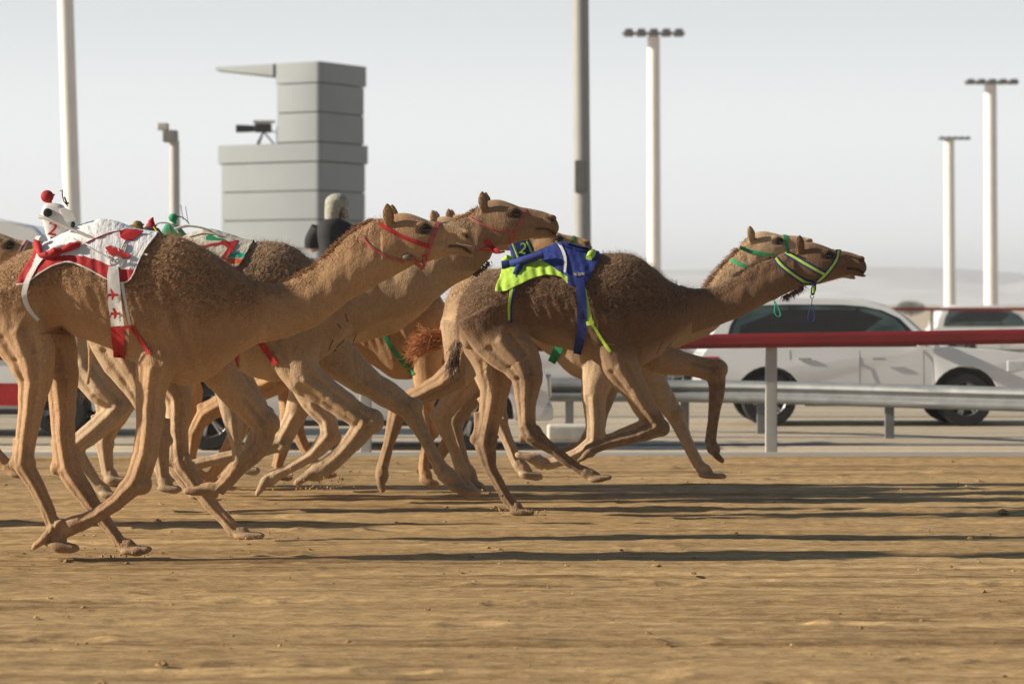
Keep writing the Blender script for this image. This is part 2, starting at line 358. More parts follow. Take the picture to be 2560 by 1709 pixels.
            if j:
                x_,y_,r_=pts[j][:3]; v0=Vector((x_-pts[j-1][0],y_-pts[j-1][1])).normalized(); v1=Vector((pts[j+1][0]-x_,pts[j+1][1]-y_)).normalized(); out=(v0-v1).normalized()
                dyj=sd*base*.78; kr=r_/px_m
                if kind=='h':
                    hk=(x_+out.x*r_*.75-v1.x*r_*.3,y_+out.y*r_*.75-v1.y*r_*.3); up_=pts[j-2]; t0=(x_*.45+up_[0]*.55+out.x*up_[2]*.85, y_*.45+up_[1]*.55+out.y*up_[2]*.85)
                    mb.tube([W(*hk,dyj),W((hk[0]*.6+t0[0]*.4),(hk[1]*.6+t0[1]*.4),dyj),W(*t0,dyj)],[kr*.52,kr*.34,kr*.42],8,lat=.8)
                    mb.ell(W(*hk,dyj),(kr*.60,kr*.5,kr*.60),n=8)
                    mb.ell(W(x_-out.x*r_*.25,y_-out.y*r_*.25,dyj),(kr*.95,kr*.92,kr*.95),n=10)
                else:
                    mb.ell(W(x_+out.x*r_*.35,y_+out.y*r_*.35,dyj),(kr*.98,kr*.92,kr*.98),n=10)
            for (x_,y_,r_,*_q),(x2_,y2_,r2_,*_q2) in [(pts[-3],pts[-1])]:
                mb.tube([W(x_,y_,sd*base*.75),W(x2_,y2_,sd*base*.7)],[r_/px_m*.55,r2_/px_m*.9],8)
            if foot:
                (hx,hy),(tx,ty)=foot; dyf=sd*base*.70
                A=W(hx,hy,dyf); Bp=W(tx,ty,dyf); d=(Bp-A); Lf=max(d.length,.13); d.normalize(); up=Vector((0,1,0)).cross(d); 
                if up.z<0: up=-up
                fl=ctr[-1]; mid=(A+Bp)/2
                Rm=Matrix((d,Vector((0,1,0)),up)).transposed()
                if up.z<.3:   # folded foot: sole looks backwards
                    pass
                for sg in (-1,1):
                    mb.ell(mid+Vector((0,sg*.042,0))+up*.018,(Lf*.60,.050,.034),Rm,10)
                    mb.ell(mid+d*Lf*.36+Vector((0,sg*.044,0))+up*.022,(Lf*.27,.040,.028),Rm,8)
                mb.ell(mid-d*Lf*.22+up*.024,(Lf*.34,.062,.036),Rm,10)
                mb.tube([fl,(fl+mid)/2+up*.012,mid-d*Lf*.04+up*.025],[rad[-1]*1.05,rad[-1]*1.15,.040],12)
        # tail core
        if tail: mb.tube([W(x,y,-.0) for x,y,r in cr(tail,4)],[max(r/px_m,.010) for x,y,r in cr(tail,4)],8)
        me=mb.mesh('tmp'); o=bpy.data.objects.new('tmp',me); C.objects.link(o)
        md=o.modifiers.new('r','REMESH'); md.mode='VOXEL'; md.voxel_size=voxel; md.use_smooth_shade=True
        sm=o.modifiers.new('s','SMOOTH'); sm.factor=.5; sm.iterations=max(2,int(5*.012/voxel)) if voxel<.013 else 3
        dg=bpy.context.evaluated_depsgraph_get(); dg.update(); ev=o.evaluated_get(dg)
        me2=bpy.data.meshes.new_from_object(ev); bpy.data.objects.remove(o); bpy.data.meshes.remove(me)
        s.sculpt(me2, mane); me2.name='racing_camel'
        s.o=lnk('racing_camel',me2,None,[COAT[coat]]) if False else None
        me2.materials.clear()
        s.o=lnk('racing_camel',me2,None,[COAT[coat]]); tag(s.o,label,'camel','camels racing on the sand track')
        nv=len(me2.vertices); co_=np.empty(nv*3); me2.vertices.foreach_get('co',co_)
        nf=[tuple(p.vertices) for p in me2.polygons]
        s.bvh=BVHTree.FromPolygons([Vector(q) for q in co_.reshape(-1,3)],nf)
        # eyes
        for sg in (-1,1):
            ep=at(*s.h2p(.447,.092),Y); loc,nor,_,_=s.bvh.ray_cast(ep+Vector((0,sg*1.0,0)),Vector((0,-sg,0)))
            if loc is None: continue
            e=MB(); e.ell(loc-Vector((0,sg*.006*Lm/.6,0)),(.056*Lm,.034*Lm,.042*Lm),n=16); e.build('eye',M_eye,s.o)
            ar=MB(); pts=[]
            for k in range(9):
                a=math.pi*(k/8); q=at(*s.h2p(.447-.062*math.cos(a),.094-.046*math.sin(a)-.006),Y)
                l2,_,_,_=s.bvh.ray_cast(q+Vector((0,sg*1.0,0)),Vector((0,-sg,0)))
                if l2 is not None: pts.append(l2+Vector((0,sg*.004,0)))
            if len(pts)>4: ar.tube(pts,[.003+.007*math.sin(math.pi*i/(len(pts)-1)) for i in range(len(pts))],8); ar.build('eyelid',M_lash,s.o)
        s.hairn=hair
    def hump_x(s):
        t=s.trunk; k=np.argmin(t[2:-4,1])+2; return t[k,0]
    def sculpt(s, me, mane):
        n=len(me.vertices); co_=np.empty(n*3); me.vertices.foreach_get('co',co_); V=co_.reshape(-1,3).copy()
        no=np.empty(n*3); me.vertices.foreach_get('normal',no); Nn=no.reshape(-1,3)
        X=V[:,0]; Yv=V[:,1]; Z=V[:,2]
        px=CX+X*FPX/s.Y; py=HY-(Z-HC)*FPX/s.Y; side=np.sign(Yv-s.Y)
        P,L=s.P,s.L; tilt=R(s.head[3]); ct,st=math.cos(tilt),math.sin(tilt)
        dx=(px-P[0])/L; dy=(py-P[1])/L; a=dx*ct+dy*st; b=-dx*st+dy*ct; Lm=L/s.px
        lat=np.abs(Yv-s.Y)/Lm
        inh=(a>0)&(a<1.1)&(b>-.3)&(b<.6)&(lat<.3)
        disp=np.zeros(n)
        def gs(ca,cb,ra,rb,ang=0):
            c_,s_=math.cos(ang),math.sin(ang); u=(a-ca)*c_+(b-cb)*s_; v=-(a-ca)*s_+(b-cb)*c_
            return np.exp(-(u/ra)**2-(v/rb)**2)*inh
        sidef=np.clip(lat/.05,0,1)
        disp-= .035*gs(.447,.098,.055,.035)*sidef
        disp-= .030*gs(.62,.19,.12,.06)*sidef
        disp+= .018*gs(.50,.17,.10,.018,.1)*sidef
        disp-= .055*gs(.888,.150,.040,.014,.55)*sidef
        disp+= .014*gs(.87,.115,.06,.02,.4)*sidef
        mouth=[(.70,.262),(.76,.262),(.82,.270),(.88,.298),(.93,.322),(.97,.330)]
        dm=np.full(n,9.)
        for (x0,y0),(x1,y1) in zip(mouth[:-1],mouth[1:]):
            ux,uy=x1-x0,y1-y0; t=np.clip(((a-x0)*ux+(b-y0)*uy)/(ux*ux+uy*uy),0,1); dm=np.minimum(dm,np.hypot(a-x0-t*ux,b-y0-t*uy))
        mg=np.exp(-(dm/.013)**2)*inh; disp-=.035*mg
        V+=Nn*(disp*Lm)[:,None]
        # ear fronts, masked to put a hollow's shade into the colour
        ear=inh&(b<.03)&(lat>.09)&(a<.16)
        # coat attributes
        tr=cr(s.trunk,3); x0,x1=tr[0,0],tr[-1,0]
        yt=np.interp(px,tr[:,0],tr[:,1]); yb=np.interp(px,tr[:,0],tr[:,2])
        f=(py-yt)/(yb-yt+1e-6)
        wob=.10*vnoise(px/22,py/22,5)+.12*vnoise(px/60,py/60,6)
        wool=smst(s.wool_lo+.24,s.wool_lo-.24,f+wob)*smst(x0-25,x0+10,px)*smst(x1+25,x1-25,px)
        # neck top strip
        nk=np.array(s.neck); nw=np.zeros(n); 
        d=np.full(n,1e9); q=cr(s.neck,6)
        fr=np.zeros(n)
        for i in range(len(q)):
            cx_,cy_=(q[i,0]+q[i,2])/2,(q[i,1]+q[i,3])/2; dd=np.hypot(px-cx_,py-cy_); sel=dd<d; d[sel]=dd[sel]
            hx,hy=q[i,2]-q[i,0],q[i,3]-q[i,1]; l2=hx*hx+hy*hy
            fr[sel]=(((px-q[i,0])*hx+(py-q[i,1])*hy)/l2)[sel]
        near=(px>nk[0,0]-10)&(~(inh&(a>.2)))&(py<nk[:,3].max()+5)
        near&=~((py>yb+4)&(px<x1))
        wool=np.where((px>x1-30)&near, np.maximum(wool*smst(x1+20,x1-40,px), .75*smst(.36,.10,fr+wob*.8)), wool)
        wool=np.where(inh,wool*smst(.16,-.02,a),wool)
        G=np.zeros(n)
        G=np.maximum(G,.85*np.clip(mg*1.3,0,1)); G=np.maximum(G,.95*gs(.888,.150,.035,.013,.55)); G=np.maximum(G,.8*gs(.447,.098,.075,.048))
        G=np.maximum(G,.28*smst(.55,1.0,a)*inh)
        ear_shade=ear&(Nn[:,0]>.35); G=np.maximum(G,.5*ear_shade)
        ww=smst(x1-90,x1+30,px); Tn=(1-ww)*s.tint*smst(1.05,.75,f)*(px>x0-20)+ww*s.tint*.9*smst(.95,.3,fr)
        Tn=np.maximum(Tn,s.headtint*smst(P[0]-.45*L,P[0]-.05*L,px)*(py<P[1]+.75*L))
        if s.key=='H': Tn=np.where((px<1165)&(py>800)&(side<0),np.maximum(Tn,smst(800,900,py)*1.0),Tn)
        B=np.zeros(n); B=np.where((f>.80)&(px>x0)&(px<x1),smst(.75,.95,f),B)
        for kind,sd,pl,foot,pts in s.legpts:
            m_=(np.sign(Yv-s.Y)==sd)|(np.abs(Yv-s.Y)<.03)
            k=len(pts)
            # carpal / stifle callus
            for (cx_,cy_,r) in [(p[0],p[1],p[2]) for p in pts if len(p)>3]:
                e_=np.exp(-((px-cx_)**2+(py-cy_)**2)/(r*.8)**2)*m_; G=np.maximum(G,.50*e_*(.7+.6*vnoise(px/5,py/5,31)))
            if foot:
                (hx,hy),(tx,ty)=foot; e_=np.exp(-((px-(hx+tx)/2)**2+(py-(hy+ty)/2)**2)/(.10*s.px)**2)*m_; G=np.maximum(G,.45*e_)
            zl=pts[-4][1] if len(pts)>4 else 0
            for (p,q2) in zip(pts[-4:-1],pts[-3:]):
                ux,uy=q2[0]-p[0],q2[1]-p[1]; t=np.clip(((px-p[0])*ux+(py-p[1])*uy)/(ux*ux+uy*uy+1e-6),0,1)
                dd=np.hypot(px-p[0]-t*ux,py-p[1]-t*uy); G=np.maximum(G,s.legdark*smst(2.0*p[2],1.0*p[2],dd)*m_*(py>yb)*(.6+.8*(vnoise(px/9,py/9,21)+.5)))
            for (p,q2) in zip(pts[2:-1],pts[3:]):
                ux,uy=q2[0]-p[0],q2[1]-p[1]; t=np.clip(((px-p[0])*ux+(py-p[1])*uy)/(ux*ux+uy*uy+1e-6),0,1)
                dd=np.hypot(px-p[0]-t*ux,py-p[1]-t*uy); B=np.maximum(B,(.8 if not(s.key=='H' and sd<0 and kind=='h') else 0)*smst(1.9*p[2],.9*p[2],dd)*m_*(py>yb-10))
        # muscle relief on flank and neck
        rel=.014*vnoise(px/38,py/62,8)+.008*vnoise(px/17,py/30,9)
        u=(px-x0)/(x1-x0)
        rib=(u>.28)&(u<.68)&(px<x1); rel=rel+np.where(rib,(.002)*np.sin((px-.35*(py-yt))/s.px*2*math.pi/.075)*smst(.30,.5,f)*smst(.95,.7,f),0)
        # shoulder blade edge, flank hollow, thigh crease
        xs=x0+.70*(x1-x0); rel=rel-.022*np.exp(-(((px-xs)-.35*(py-(yt+yb)/2))/(.035*s.px))**2)*smst(.15,.45,f)*smst(1.0,.8,f)*(px<x1)
        xf=x0+.27*(x1-x0); rel=rel-.030*np.exp(-((px-xf)/(.07*s.px))**2)*smst(.25,.6,f)*(f<1.02)
        on=(wool<.9)&(~inh)
        latf=smst(.35,.75,np.abs(Nn[:,1]))
        for kind,sd,pl,foot,pts in s.legpts:
            m_=(np.sign(Yv-s.Y)==sd)
            for i_ in range(1 if kind=='h' else 2,len(pts)-1):
                p,q2=pts[i_],pts[i_+1]; ux,uy=q2[0]-p[0],q2[1]-p[1]; ln=math.hypot(ux,uy)+1e-6
                t=((px-p[0])*ux+(py-p[1])*uy)/ln**2; dp=((px-p[0])*uy-(py-p[1])*ux)/ln; r_=p[2]+(q2[2]-p[2])*np.clip(t,0,1)
                win=smst(-.08,.12,t)*smst(1.08,.88,t)*m_*latf*(np.abs(dp)<r_*1.1)
                rel=rel-win*(r_/s.px)*(.17*np.exp(-((dp/r_-.30)/.15)**2)-.10*np.exp(-((dp/r_+.10)/.16)**2)+.08*np.exp(-((dp/r_+.55)/.14)**2))
        V+=Nn*(rel*on)[:,None]
        curl=(vnoise(px/5.5,py/5.5,10)+.7*vnoise(px/3.0,py/3.0,12))*.006*wool
        curl=np.where(inh,0,curl); V+=Nn*(curl+.004*wool*(~inh))[:,None]
        me.vertices.foreach_set('co',V.reshape(-1)); me.update()
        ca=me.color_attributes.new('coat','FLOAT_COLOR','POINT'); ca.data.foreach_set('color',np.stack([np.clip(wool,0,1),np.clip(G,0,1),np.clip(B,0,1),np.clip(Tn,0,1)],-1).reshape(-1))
        s.wool=wool; s.V=V; s.inh=inh
    def fur(s,count):
        """short woolly locks rooted in the coat, part of the camel's own hair"""
        o=s.o; hm=bpy.data.materials.get('wool_hair_'+s.key) or mat('wool_hair_'+s.key,WH[s.key],.8,var=.35,scale=25); o.data.materials.append(hm); vg=o.vertex_groups.new(name='wool'); w_=np.clip(s.wool*1.0,0,1); w_=np.where(s.inh,0,w_)
        px=CX+s.V[:,0]*FPX/s.Y; py=HY-(s.V[:,2]-HC)*FPX/s.Y
        for x0,x1,h in getattr(s,'cover',[]):
            hh=np.array([h(x) for x in np.linspace(x0,x1,60)]); w_=np.where((px>x0-6)&(px<x1+6)&(py<np.interp(px,np.linspace(x0,x1,60),hh)+3),0,w_)
        for lo in (.2,.4,.6,.8,.95):
            ids=np.nonzero(w_>lo)[0].tolist()
            if ids: vg.add(ids,lo,'REPLACE')
        md=o.modifiers.new('fur','PARTICLE_SYSTEM'); ps=o.particle_systems[0]; ps.vertex_group_density='wool'
        st=ps.settings; st.type='HAIR'; st.count=count; st.hair_length=.006; st.hair_step=4; st.use_modifier_stack=False
        st.normal_factor=.006; st.brownian_factor=.009; st.factor_random=.006; st.effector_weights.gravity=.0
        st.root_radius=1.6; st.tip_radius=.3; st.radius_scale=.001; st.render_step=3; st.display_step=2
        st.material=2; st.child_type='NONE'; st.use_hair_bspline=False; ps.seed=3
    def cast(s,px,py,side=-1,Yo=None):
        q=at(px,py,s.Y); loc,nor,_,_=s.bvh.ray_cast(q+Vector((0,side*1.2,0)),Vector((0,-side,0)))
        return (loc,nor) if loc is not None else (q+Vector((0,side*.1,0)),Vector((0,side,0)))
    def strip(s,pts,width,off=.007,side=-1,th=.004,mb=None,mi=0,sub=6):
        """ribbon lying on the near (or far) side along a line"""
        mb=mb or MB(); q=cr([(x,y,w_) for (x,y),w_ in zip(pts,width if hasattr(width,'__len__') else [width]*len(pts))],sub); A=[];K=5
        for i,(x,y,wd) in enumerate(q):
            tx=q[min(i+1,len(q)-1),0]-q[max(i-1,0),0]; ty=q[min(i+1,len(q)-1),1]-q[max(i-1,0),1]; l=math.hypot(tx,ty) or 1; nx,ny=-ty/l,tx/l
            row=[]
            for k in range(K):
                f=(k/(K-1)-.5)*wd; l_,n_=s.cast(x+nx*f,y+ny*f,side); row.append((l_,n_))
            A.append(row)
        out=[[p+Vector((0,side*off,0))+nn*off*.5 for p,nn in r] for r in A]
        for it in range(2):
            for i in range(1,len(out)-1): out[i]=[(out[i-1][k]+out[i][k]*2+out[i+1][k])/4 for k in range(K)]
        rs=[r+[p-Vector((0,side*th,0)) for p in r[::-1]] for r in out]
        mb.rings(rs,mi); return mb
    def band(s,p0,p1,width,off=.008,th0=0,th1=360,n=56,mb=None,mi=0,frac=.5,maxd=.6):
        """strap closed round the body in the plane through p0-p1 across the animal"""
        mb=mb or MB(); a=at(*p0,s.Y); b=at(*p1,s.Y); c=a.lerp(b,frac); d=(a-b).normalized(); t=Vector((0,1,0)).cross(d).normalized()
        wm=width/s.px; rs=[]
        prev=None
        for i in range(n+1 if (th1-th0)<360 else n):
            th=R(th0+(th1-th0)*i/n); dr=d*math.cos(th)-Vector((0,1,0))*math.sin(th)
            row=[]
            for k in (-.5,0,.5):
                o_=c+t*(k*wm); loc,nor,_,dist=s.bvh.ray_cast(o_,dr,maxd); dd=dist if loc is not None else (prev if prev else .1)
                row.append(dd); 
            m_=row; prev=row[1]
            rs.append((c,dr,row))
        D=np.array([r[2] for r in rs]); 
        for it in range(3):
            D=(np.roll(D,1,0)+2*D+np.roll(D,-1,0))/4 if (th1-th0)>=360 else D
        loop=[]
        for (c_,dr,_),row in zip(rs,D):
            top=[c_+t*(k*wm)+dr*(row[j]+off) for j,k in enumerate((-.5,0,.5))]; bot=[c_+t*(k*wm)+dr*(row[j]+off-.004) for j,k in enumerate((-.5,0,.5))][::-1]
            loop.append(top+bot)
        if (th1-th0)>=360: loop.append(loop[0]); mb.rings(loop,mi,cap=False)
        else: mb.rings(loop,mi)
        return mb
    def drape(s,x0,x1,hem,matfn,off=.014,nx=44,ny=40,wave=.004,skew=0):
        s.cover=getattr(s,'cover',[])+[(x0,x1,hem)]
        """cloth over the back: hem(x) gives the photo row of its lower edge"""
        mb=MB(); cols=[]
        for i in range(nx+1):
            x=x0+(x1-x0)*i/nx; h=hem(x); tr=cr(s.trunk,3); yt=np.interp(x,tr[:,0],tr[:,1]); yb=np.interp(x,tr[:,0],tr[:,2])
            c=at(x,(yt*.45+yb*.55),s.Y); pts=[]
            for k in range(121):
                th=R(-125+250*k/120); dr=Vector((0,math.sin(th),math.cos(th))); loc,nor,_,dist=s.bvh.ray_cast(c,dr,1.2)
                if loc is not None: pts.append((loc+dr*off,th))
            zh=at(x,h,s.Y).z
            sel=[(p,t) for p,t in pts if p.z>=zh]
            P_=[p for p,t in sel]
            if len(P_)<4: P_=[c+Vector((0,y_,.1)) for y_ in (-.1,-.03,.03,.1)]
            d=[0]
            for p,q in zip(P_[:-1],P_[1:]): d.append(d[-1]+(q-p).length)
            col=[]
            for k in range(ny+1):
                u=d[-1]*k/ny; j=min(max(np.searchsorted(d,u)-1,0),len(P_)-2); f=(u-d[j])/max(d[j+1]-d[j],1e-6); col.append(P_[j].lerp(P_[j+1],f))
            cols.append(col)
        G=np.array([[tuple(p) for p in c] for c in cols])
        for it in range(7): G[1:-1]=(G[:-2]+2*G[1:-1]+G[2:])/4; G[:,1:-1]=(G[:,:-2]+2*G[:,1:-1]+G[:,2:])/4
        ii=np.arange(nx+1)[:,None]; jj=np.arange(ny+1)[None]
        def lift(mn):
            for i in range(nx+1):
                for j in range(ny+1):
                    p=Vector(G[i,j]); l_,n_,_,_=s.bvh.find_nearest(p)
                    if l_ is not None:
                        dd=(p-l_).dot(n_)
                        if dd<mn: G[i,j]=tuple(p+n_*(mn-dd))
        lift(off*.9)
        u=np.abs(jj/ny-.5)*2
        up=(1-np.abs(jj/ny-.5)*2); G[:,:,0]+=skew*s.Y/FPX*(1-ii/nx)**2*smst(0,.6,up)
        G[:,:,1]+= np.where(jj<ny/2,-1,1)*(wave*np.sin(ii*.42+3*np.sin(ii*.17)+jj*.10)*u**2+wave*.5*np.sin(ii*.9+jj*.22)*u+.004)
        lift(off*.55)
        n0,n1=nx+1,ny+1; base=G.reshape(-1,3); nrm=np.zeros_like(base)
        v=[tuple(p) for p in base]; f=[];m_=[]
        for i in range(nx):
            for j in range(ny):
                f.append((i*n1+j,(i+1)*n1+j,(i+1)*n1+j+1,i*n1+j+1)); p=G[i:i+2,j:j+2].reshape(-1,3).mean(0)
                m_.append(matfn(CX+p[0]*FPX/s.Y, HY-(p[2]-HC)*FPX/s.Y, hem(CX+p[0]*FPX/s.Y)))
        mb.v=v; mb.f=f; mb.m=m_; mb.edge=[tuple(q) for q in G[:,0]]+[tuple(q) for q in G[-1,:ny//2]]; return mb
def cloth(mb,name,mats,parent,th=.006):
    o=mb.build(name,mats,parent,fix=False); md=o.modifiers.new('thick','SOLIDIFY'); md.thickness=th; md.offset=-1 if False else 0
    sb=o.modifiers.new('sub','SUBSURF'); sb.levels=1; sb.render_levels=1
    return o
def locks(name,m,parent,roots,dirs,length,rad=.004,seg=6,curl=.02,spread=.3,seed=1):
    """a tuft of many single curved hairs"""
    r=np.random.default_rng(seed); mb=MB()
    for p,d in zip(roots,dirs):
        d=Vector(d)+Vector(r.normal(0,spread,3)); d.normalize(); L=length*r.uniform(.5,1.2); pts=[]; ph=r.uniform(0,6,2)
        ax=d.orthogonal().normalized(); bx=d.cross(ax)
        for k in range(seg+1):
            f=k/seg; pts.append(Vector(p)+d*L*f+ax*curl*math.sin(ph[0]+f*7)*f+bx*curl*math.sin(ph[1]+f*6)*f+Vector((0,0,-.25*L*f*f)))
        mb.tube(pts,[rad*(1-.85*k/seg) for k in range(seg+1)],4)
    return mb.build(name,m,parent,fix=False)
G_TR=[(1150,760,850,.10),(1165,728,870,.20),(1200,695,870,.27),(1250,670,850,.30),(1290,654,838,.31),(1340,632,852,.32),(1400,610,870,.34),(1450,620,882,.35),(1500,634,915,.35),(1550,633,925,.33),(1590,641,922,.30),(1630,668,900,.27),(1665,697,875,.22),(1700,717,848,.15),(1728,736,815,.07)]
def TR(x0,sx,y0,sy,base=1147,yb=752): return [(x0+(x-base)*sx, y0+(a-yb)*sy, y0+(b-yb)*sy, h) for x,a,b,h in G_TR]
A=Camel('A',367,
 [(-42,742,850,.11),(-22,690,880,.21),(15,655,885,.28),(60,630,872,.31),(100,617,835,.32),(150,592,828,.33),(200,567,845,.34),(245,554,862,.35),(290,560,880,.36),(340,578,908,.37),(395,586,940,.36),(450,594,962,.35),(500,615,958,.32),(545,643,930,.28),(590,675,890,.22),(630,700,862,.15),(668,722,835,.07)],
 [(590,678,595,885),(640,702,645,860),(700,708,708,846),(745,692,770,825),(790,663,830,786),(830,625,880,748),(870,588,935,718),(905,562,985,690),(940,548,1025,668),(965,545,1042,655)],
 (955,553,242,0),
 [(-1,'h',[(50,720,88),(60,820,78),(88,890,62),(96,950,44),(84,1030,31),(74,1100,26),(68,1158,27),(100,1215,21),(130,1275,17),(143,1322,19)],((128,1362),(195,1376))),
  (1,'h',[(60,760,80),(118,870,64),(143,940,46,1),(148,1030,33),(150,1105,31),(162,1172,32),(205,1240,24),(250,1300,19),(283,1343,16),(296,1362,19)],((300,1388),(366,1386))),
  (-1,'f',[(470,770,80),(430,850,66),(396,915,52),(385,970,42),(381,1050,36),(372,1130,31),(348,1200,31,1),(297,1250,23),(245,1287,19),(210,1303,21)],((166,1302),(104,1366))),
  (1,'f',[(500,850,70),(540,930,48),(600,1000,37),(655,1065,32,1),(648,1115,27),(600,1165,21),(557,1210,18),(540,1228,19)],((520,1236),(462,1236)))],
 'A',voxel=.0085,label='golden brown camel nearest the lens, in red halter and red and white saddle cloth',wool_lo=.50,hair=6000,tint=.62,headtint=.15,legdark=.24)
B=Camel('B',340,
 TR(225,1.13,746,1.19),
 [(740,655,765,930),(830,655,870,850),(900,650,940,812),(970,630,1010,790),(1035,600,1073,763),(1090,572,1138,713),(1140,548,1192,680),(1185,528,1228,642)],
 (1193,517,213,0),
 [(-1,'h',[(290,760,85),(305,850,75),(348,930,58),(375,1000,38),(392,1055,29),(405,1110,27),(409,1150,20),(413,1190,18)],((402,1222),(452,1228))),
  (1,'h',[(330,800,75),(400,920,52),(440,1000,36),(437,1080,27),(444,1155,27),(490,1225,20),(545,1290,17),(585,1330,18)],((588,1348),(650,1350))),
  (-1,'f',[(735,800,85),(738,880,66),(765,940,50),(825,985,38),(875,1020,33),(918,1052,32,1),(880,1105,24),(845,1143,20),(817,1167,22)],((795,1178),(748,1210))),
  (1,'f',[(790,850,66),(850,905,52),(915,955,38),(975,992,32),(1023,1024,28,1),(1044,1066,21),(1077,1127,18),(1105,1180,20)],((1118,1222),(1192,1242)))],
 'B',tail=[(232,770,10),(222,830,8),(226,900,7),(218,960,6)],voxel=.0095,label='grey tan camel with raised dark brown head and thin twisted red halter',wool_lo=.40,hair=3500,legdark=.2,tint=.12,headtint=.85)
G=Camel('G',307,G_TR,
 [(1620,672,1640,890),(1680,708,1690,852),(1740,722,1760,825),(1784,716,1800,812),(1829,692,1850,793),(1873,667,1907,762),(1907,649,1945,745),(1936,640,1975,731),(1965,630,2005,715)],
 (1984,622,190,0),
 [(-1,'h',[(1215,770,82),(1250,840,72),(1300,900,54),(1318,940,42,1),(1314,1000,28),(1316,1060,23),(1328,1084,24),(1373,1115,17),(1425,1155,13),(1457,1176,15)],((1474,1202),(1524,1196))),
  (1,'h',[(1200,800,75),(1235,900,58),(1238,970,40),(1225,1040,30),(1212,1105,27),(1225,1170,19),(1262,1240,15),(1282,1268,16)],((1278,1288),(1332,1290))),
  (-1,'f',[(1560,760,72),(1540,850,60),(1545,910,48),(1580,965,36),(1612,1020,26),(1642,1064,25,1),(1590,1088,18),(1525,1103,15),(1483,1118,16)],((1478,1128),(1450,1152))),
  (1,'f',[(1590,850,58),(1650,895,42),(1725,912,30),(1790,930,29,1),(1796,975,20),(1787,1040,14),(1782,1085,14),(1779,1110,16)],((1780,1130),(1800,1156)))],
 'G',tail=[(1158,745,9),(1148,790,9),(1146,850,8),(1132,900,8)],voxel=.0085,label='dark brown leading camel in blue and lime halter, blue saddle over its hump',wool_lo=.58,hair=6000,tint=.75,headtint=.65,legdark=.38)
H=Camel('H',285,
 [(1112,770,850,.10),(1128,722,870,.2),(1160,692,870,.26),(1200,675,850,.29),(1250,672,835,.3),(1310,668,843,.31),(1370,672,885,.32),(1430,680,937,.33),(1480,680,955,.33),(1530,685,955,.31),(1580,700,935,.28),(1630,720,905,.22),(1680,745,885,.14)],
 [(1600,735,1620,900),(1680,745,1700,868),(1750,722,1775,835),(1775,705,1812,800),(1795,675,1845,765),(1825,645,1885,730),(1848,622,1905,700),(1862,606,1920,684)],
 (1864,598,178,-7),
 [(-1,'h',[(1165,800,62),(1165,870,56),(1150,925,42),(1105,962,31),(1045,990,25),(1000,1018,24),(985,1070,17),(971,1120,14),(957,1168,15)],((945,1190),(952,1222))),
  (1,'h',[(1200,840,62),(1226,930,46),(1240,1000,30),(1247,1048,22),(1268,1100,15),(1290,1155,15)],((1300,1192),(1350,1200))),
  (-1,'f',[(1540,830,62),(1500,920,48),(1483,985,32),(1487,1050,26),(1484,1102,23,1),(1440,1134,17),(1390,1152,14),(1362,1158,15)],((1345,1150),(1292,1140))),
  (1,'f',[(1590,860,52),(1635,950,32),(1688,1040,23,1),(1722,1110,15),(1750,1166,15)],((1752,1194),(1812,1198)))],
 'P',tail=[(1122,745,9),(1113,800,9),(1102,840,9),(1080,862,9)],voxel=.011,label='pale cream camel with a green halter running just beyond the dark leading camel',wool_lo=.25,hair=1500,tint=.25)
CC=Camel('C',270,
 [(700,790,850,.1),(720,740,880,.2),(760,715,880,.27),(820,700,870,.3),(870,690,880,.31),(920,690,905,.32),(970,695,940,.33),(1010,695,948,.33),(1050,700,942,.31),(1085,722,915,.27),(1120,765,880,.16)],
 [(1000,690,1025,850),(1045,655,1085,765),(1070,630,1118,710),(1105,600,1155,672),(1160,575,1205,640),(1230,565,1262,628),(1300,572,1330,632)],
 (1323,585,165,0),
 [(-1,'h',[(740,830,60),(725,900,50),(690,950,38),(600,990,27),(515,1035,22),(488,1085,16),(480,1140,14)],((468,1165),(480,1198))),
  (1,'h',[(770,850,60),(790,930,42),(762,1000,28),(735,1060,22),(758,1120,15),(785,1165,14)],((790,1190),(835,1196))),
  (-1,'f',[(1060,850,50),(1068,930,36),(1062,1010,26),(1072,1078,21,1),(1064,1130,14),(1060,1170,14)],((1050,1200),(1092,1215))),
  (1,'f',[(1085,870,45),(1115,950,32),(1150,1035,22,1),(1122,1110,15),(1090,1150,15)],((1078,1160),(1050,1185)))],
 'O',tail=[(705,780,8),(690,860,8),(650,925,8),(605,960,8)],voxel=.013,label='sandy camel with slanting green girth, its chest ending at the tails of the leaders',wool_lo=.3)
D=Camel('D',280,TR(378,.93,752,.91),
 [(830,680,850,862),(930,690,967,840),(990,690,1033,802),(1025,672,1080,757),(1040,632,1105,708),(1052,598,1115,665),(1068,575,1125,632)],
 (1072,556,175,0),
 [(-1,'f',[(800,840,62),(757,925,44),(780,1000,31),(820,1048,25),(826,1086,24,1),(782,1135,17),(730,1166,14),(692,1186,15)],((676,1192),(652,1235))),
  (1,'f',[(800,860,55),(760,950,38),(735,1040,28),(698,1108,24,1),(620,1130,18),(540,1150,15),(480,1164,15)],((466,1150),(446,1190))),
  (-1,'h',[(430,830,62),(452,920,50),(452,1000,31),(437,1080,23),(434,1148,22),(460,1198,15),(480,1222,14)],((480,1240),(525,1242))),
  (1,'h',[(440,850,58),(400,950,38),(382,1050,25),(372,1110,21),(390,1170,14)],((392,1200),(430,1208)))],
 'P',voxel=.013,label='cream camel whose pale ears show just above the nose of the nearest camel',wool_lo=.2)
